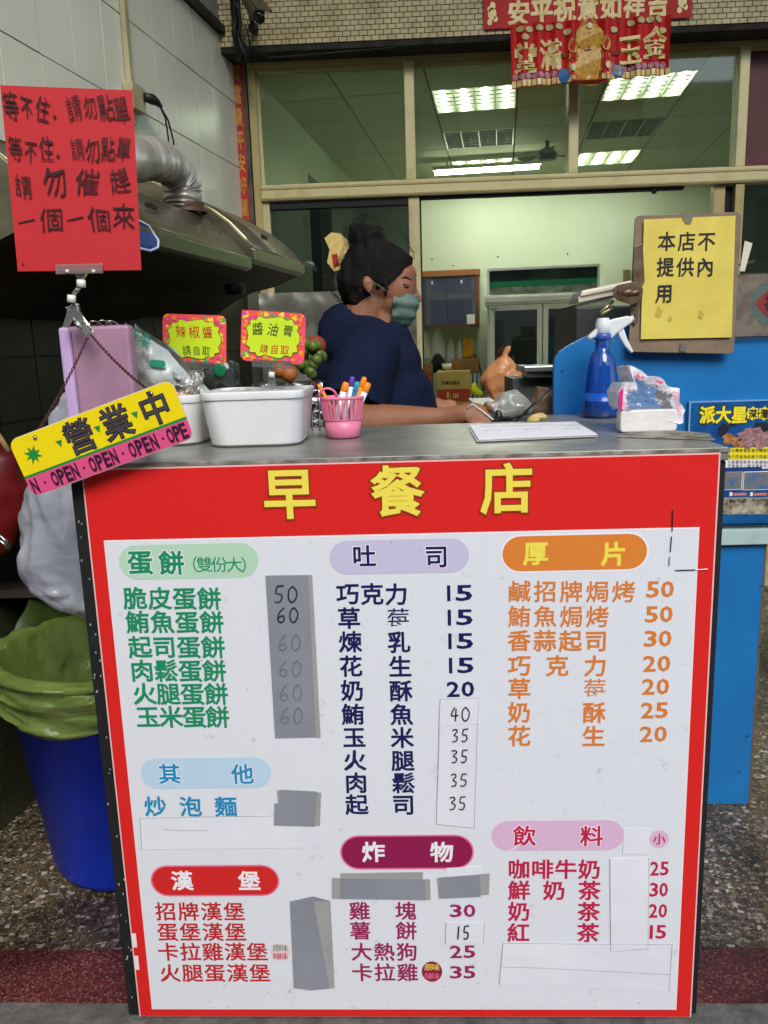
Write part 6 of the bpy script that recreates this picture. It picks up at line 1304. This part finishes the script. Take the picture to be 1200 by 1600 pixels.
# open the neck and the near sleeve hem
bmx = bmesh.new(); vv = [bmx.verts.new(p) for p in sm.v]; [bmx.faces.new([vv[i] for i in f]) for f in sm.f if len(set(f)) == len(f)]
hem_p = sh_n.lerp(el_n, .80)
dl = [v for v in bmx.verts if ((v.co-hem_p).dot(ax) > 0 and (v.co-hem_p).length < .13 and v.co.y < YW_-.08 and v.co.x < .06 and (v.co-hem_p-ax*(v.co-hem_p).dot(ax)).length < .115) or (v.co-W(577, 486)).length < .072]
bmesh.ops.delete(bmx, geom=dl, context='VERTS'); bmx.verts.ensure_lookup_table(); bmx.verts.index_update()
sm2 = MB(); sm2.add([v.co.copy() for v in bmx.verts], [tuple(v.index for v in f.verts) for f in bmx.faces]); bmx.free()
obj('t_shirt', sm2, shirt, wo, smooth=True, solid=.004)
trs = MB(); trs.ball(V((-.08, YW_+.02, .66)), (.15, .20, .19), 20, 14)
for dy in (-.09, .11): trs.limb([(V((-.075, YW_+dy, .62)), .10), (V((-.075, YW_+dy, .32)), .078), (V((-.09, YW_+dy, .10)), .062)])
obj('trousers', remesh(trs, .012, 3), M('trouser_black', S(26,26,30), .9), wo, smooth=True)
for dy in (-.09, .11): obj('shoe', remesh(MB().limb([(V((-.11, YW_+dy, .045)), .045), (V((.07, YW_+dy, .038)), .037)]), .008), M('shoe_dark', S(30,30,32), .6), wo, smooth=True)
# mask with pleats
mk_ = M('mask_green', S(100,124,114), .8, c2=S(88,110,102), sc=30, bump=.1, bsc=150)
m_ = MB(); m_.ball(W(628,476), (.046, .056, .050), 24, 16, tilt); m_.ball(W(636,466), (.034, .040, .034), 20, 14); m_.ball(W(628,492), (.038, .046, .034), 20, 14); m_.ball(W(614,472), (.052, .060, .034), 20, 14); m_.ball(W(620,494), (.040, .048, .026), 20, 14)
mt0 = W(616, 459); mt1 = W(650, 462); du_ = (mt1-mt0).normalized(); nu_ = V((0, 1, 0)).cross(du_); nu_ = nu_ if nu_.z > 0 else -nu_
mcen = W(618, 478)
def pleat(p): f = (p-mcen).dot(nu_); return p+(p-mcen).normalized()*(.0020*math.sin(f*210))
obj('face_mask', remesh(m_, .0035, 4, cut=[(mt0, nu_), (W(614, 480), V((-1, 0, .1)).normalized())], fn=pleat), mk_, wo, smooth=True)
obj('mask_loop', MB().tube([W(615,464,-.058), W(598,452,-.070), W(584,444,-.080), W(577,446,-.086)], .0009, 6).tube([W(614,492,-.048), W(600,478,-.064), W(586,466,-.076), W(578,458,-.084)], .0009, 6), M('loop_pale', S(110,120,112), .7), wo, smooth=True, kind='stuff')
for dy in (-1, 1):
    obj('eye', MB().ball(W(633,450, dy*.0455), (.0105, .0075, .0050), 14, 10), M('eye_dark', S(52,34,28), .3), wo, smooth=True)
    obj('eyelashes', MB().tube([W(624,450,dy*.053), W(632,446.5,dy*.0525), W(641,449,dy*.043)], [.0005, .0013, .0005], 6), hair, wo, smooth=True)
    obj('eyebrow', MB().tube([W(623,439,dy*.053), W(634,435,dy*.051), W(644,439,dy*.038)], [.0008, .0019, .0008], 6), hair, wo, smooth=True)
# =================================================================== CLUTTER BEHIND THE COUNTER
ob = Face((0, 1.35, 0), (0, -1, 0)); orm = glass('bag_orange', (1, .6, .3, 1), .06, .18, .66, (.98, .48, .20, 1), bump=.9, bsc=30)
mb = MB(); mb.ball(ob.at(781, 592), (.052, .04, .058), 18, 12); mb.ball(ob.at(803, 596), (.048, .04, .048), 18, 12); mb.ball(ob.at(788, 572), (.036, .03, .036), 16, 12)
mb.limb([(ob.at(792, 562), .014), (ob.at(790, 550), .008), (ob.at(794, 545), .012)]); mb.box(ob.at(768, 612).x, ob.at(808, 612).x, 1.32, 1.40, ob.at(780, 625).z, ob.at(780, 590).z)
obj('orange_bag', remesh(mb, .007, 3, fn=lambda p: p+V((noise.noise(p*30), noise.noise(p*30+V((4, 4, 4))), noise.noise(p*26)))*.007-V((1, 0, 1))*abs(noise.noise(V((p.x*50, p.y*20, p.z*14))))*.010), orm, smooth=True, label='translucent orange plastic bag in front of the fridge', cat='bag')
obj('bag_contents', MB().ball(ob.at(795, 598)+V((0, .01, 0)), (.028, .02, .035)), M('rust_food', S(150,60,30), .5), smooth=True, label='reddish packet inside the orange plastic bag', cat='packet')
obj('rear_shelf', MB().box(ob.at(740, 640).x, ob.at(880, 640).x, 1.25, 1.6, ob.at(800, 640).z-.03, ob.at(800, 628).z), steel, label='steel shelf carrying the orange bag', cat='shelf')
cb = Face((0, .78, 0), (0, -1, 0)); cbm = glass('bag_clear_green', (.95, .98, .95, 1), .14, .12, .36, (.90, .95, .88, 1), bump=1, bsc=40)
mb = MB().limb([(cb.at(775, 640), .030), (cb.at(800, 632), .035), (cb.at(825, 640), .022)]).limb([(cb.at(798, 615), .012), (cb.at(800, 628), .03)])
obj('clear_bag', remesh(mb, .006, 2, fn=lambda p: p+V((noise.noise(p*36), noise.noise(p*36+V((4, 4, 4))), noise.noise(p*32)))*.013), cbm, smooth=True, label='crumpled clear plastic bag between the woman and the brown bag', cat='bag')
mb = MB().limb([(cb.at(850, 622), .030), (cb.at(852, 645), .034), (cb.at(862, 655), .03)])
obj('bread_bag', remesh(mb, .006, 2, fn=lambda p: p+V((noise.noise(p*36), 0, noise.noise(p*32)))*.010), M('bag_brown', S(150,126,100), .35, c2=S(110,74,50), sc=26, coat=.5, bump=.4, bsc=50), smooth=True, label='clear bag of brown bread next to the blue partition edge', cat='bag')
dk_ = Face((0, .60, 0), (0, -1, 0))
obj('bun', remesh(MB().limb([(dk_.at(830, 660), .013), (dk_.at(843, 655), .015), (dk_.at(856, 661), .012)]), .004, fn=lambda p: p+V((0, 0, 1))*noise.noise(p*70)*.004), M('bun_cream', S(214,196,130), .7, c2=S(190,160,90), sc=60), smooth=True, label='pale yellow bun lying beside the black tongs', cat='bread')
t = thing('tongs', 'black tongs lying across the work surface to the right of the hand', 'tongs', dk_.at(780, 665))
bk = M('tong_black', S(22,24,30), .35)
obj('tong_arm', MB().tube([dk_.at(778, 656), dk_.at(800, 652), dk_.at(826, 646)], [.006, .004, .003], 8), bk, t, smooth=True); obj('tong_arm', MB().tube([dk_.at(800, 664), dk_.at(830, 635), dk_.at(862, 606)], [.0022, .0025, .0022], 8), bk, t, smooth=True)
obj('tong_head', remesh(MB().limb([(dk_.at(770, 668), .012), (dk_.at(780, 652), .010), (dk_.at(778, 643), .007)]).limb([(dk_.at(778, 664), .008), (dk_.at(822, 664), .004)]), .004), bk, t, smooth=True)
obj('cloth_strap', MB().tube([dk_.at(728, 640), dk_.at(738, 632), dk_.at(752, 642), dk_.at(768, 655), dk_.at(778, 658)], [.004, .005, .006, .006, .004], 8, squash=.5), M('strap_white', S(200,198,192), .6), smooth=True, label='white strap curving from the hand to the black tongs', cat='strap')
obj('toast', remesh(MB().limb([(cb.at(757, 640), .012), (cb.at(778, 632), .015)]), .005), M('toast', S(190,130,60), .7, c2=S(150,90,40), sc=40), smooth=True, label='golden brown toast in front of the clear plastic bag', cat='bread')
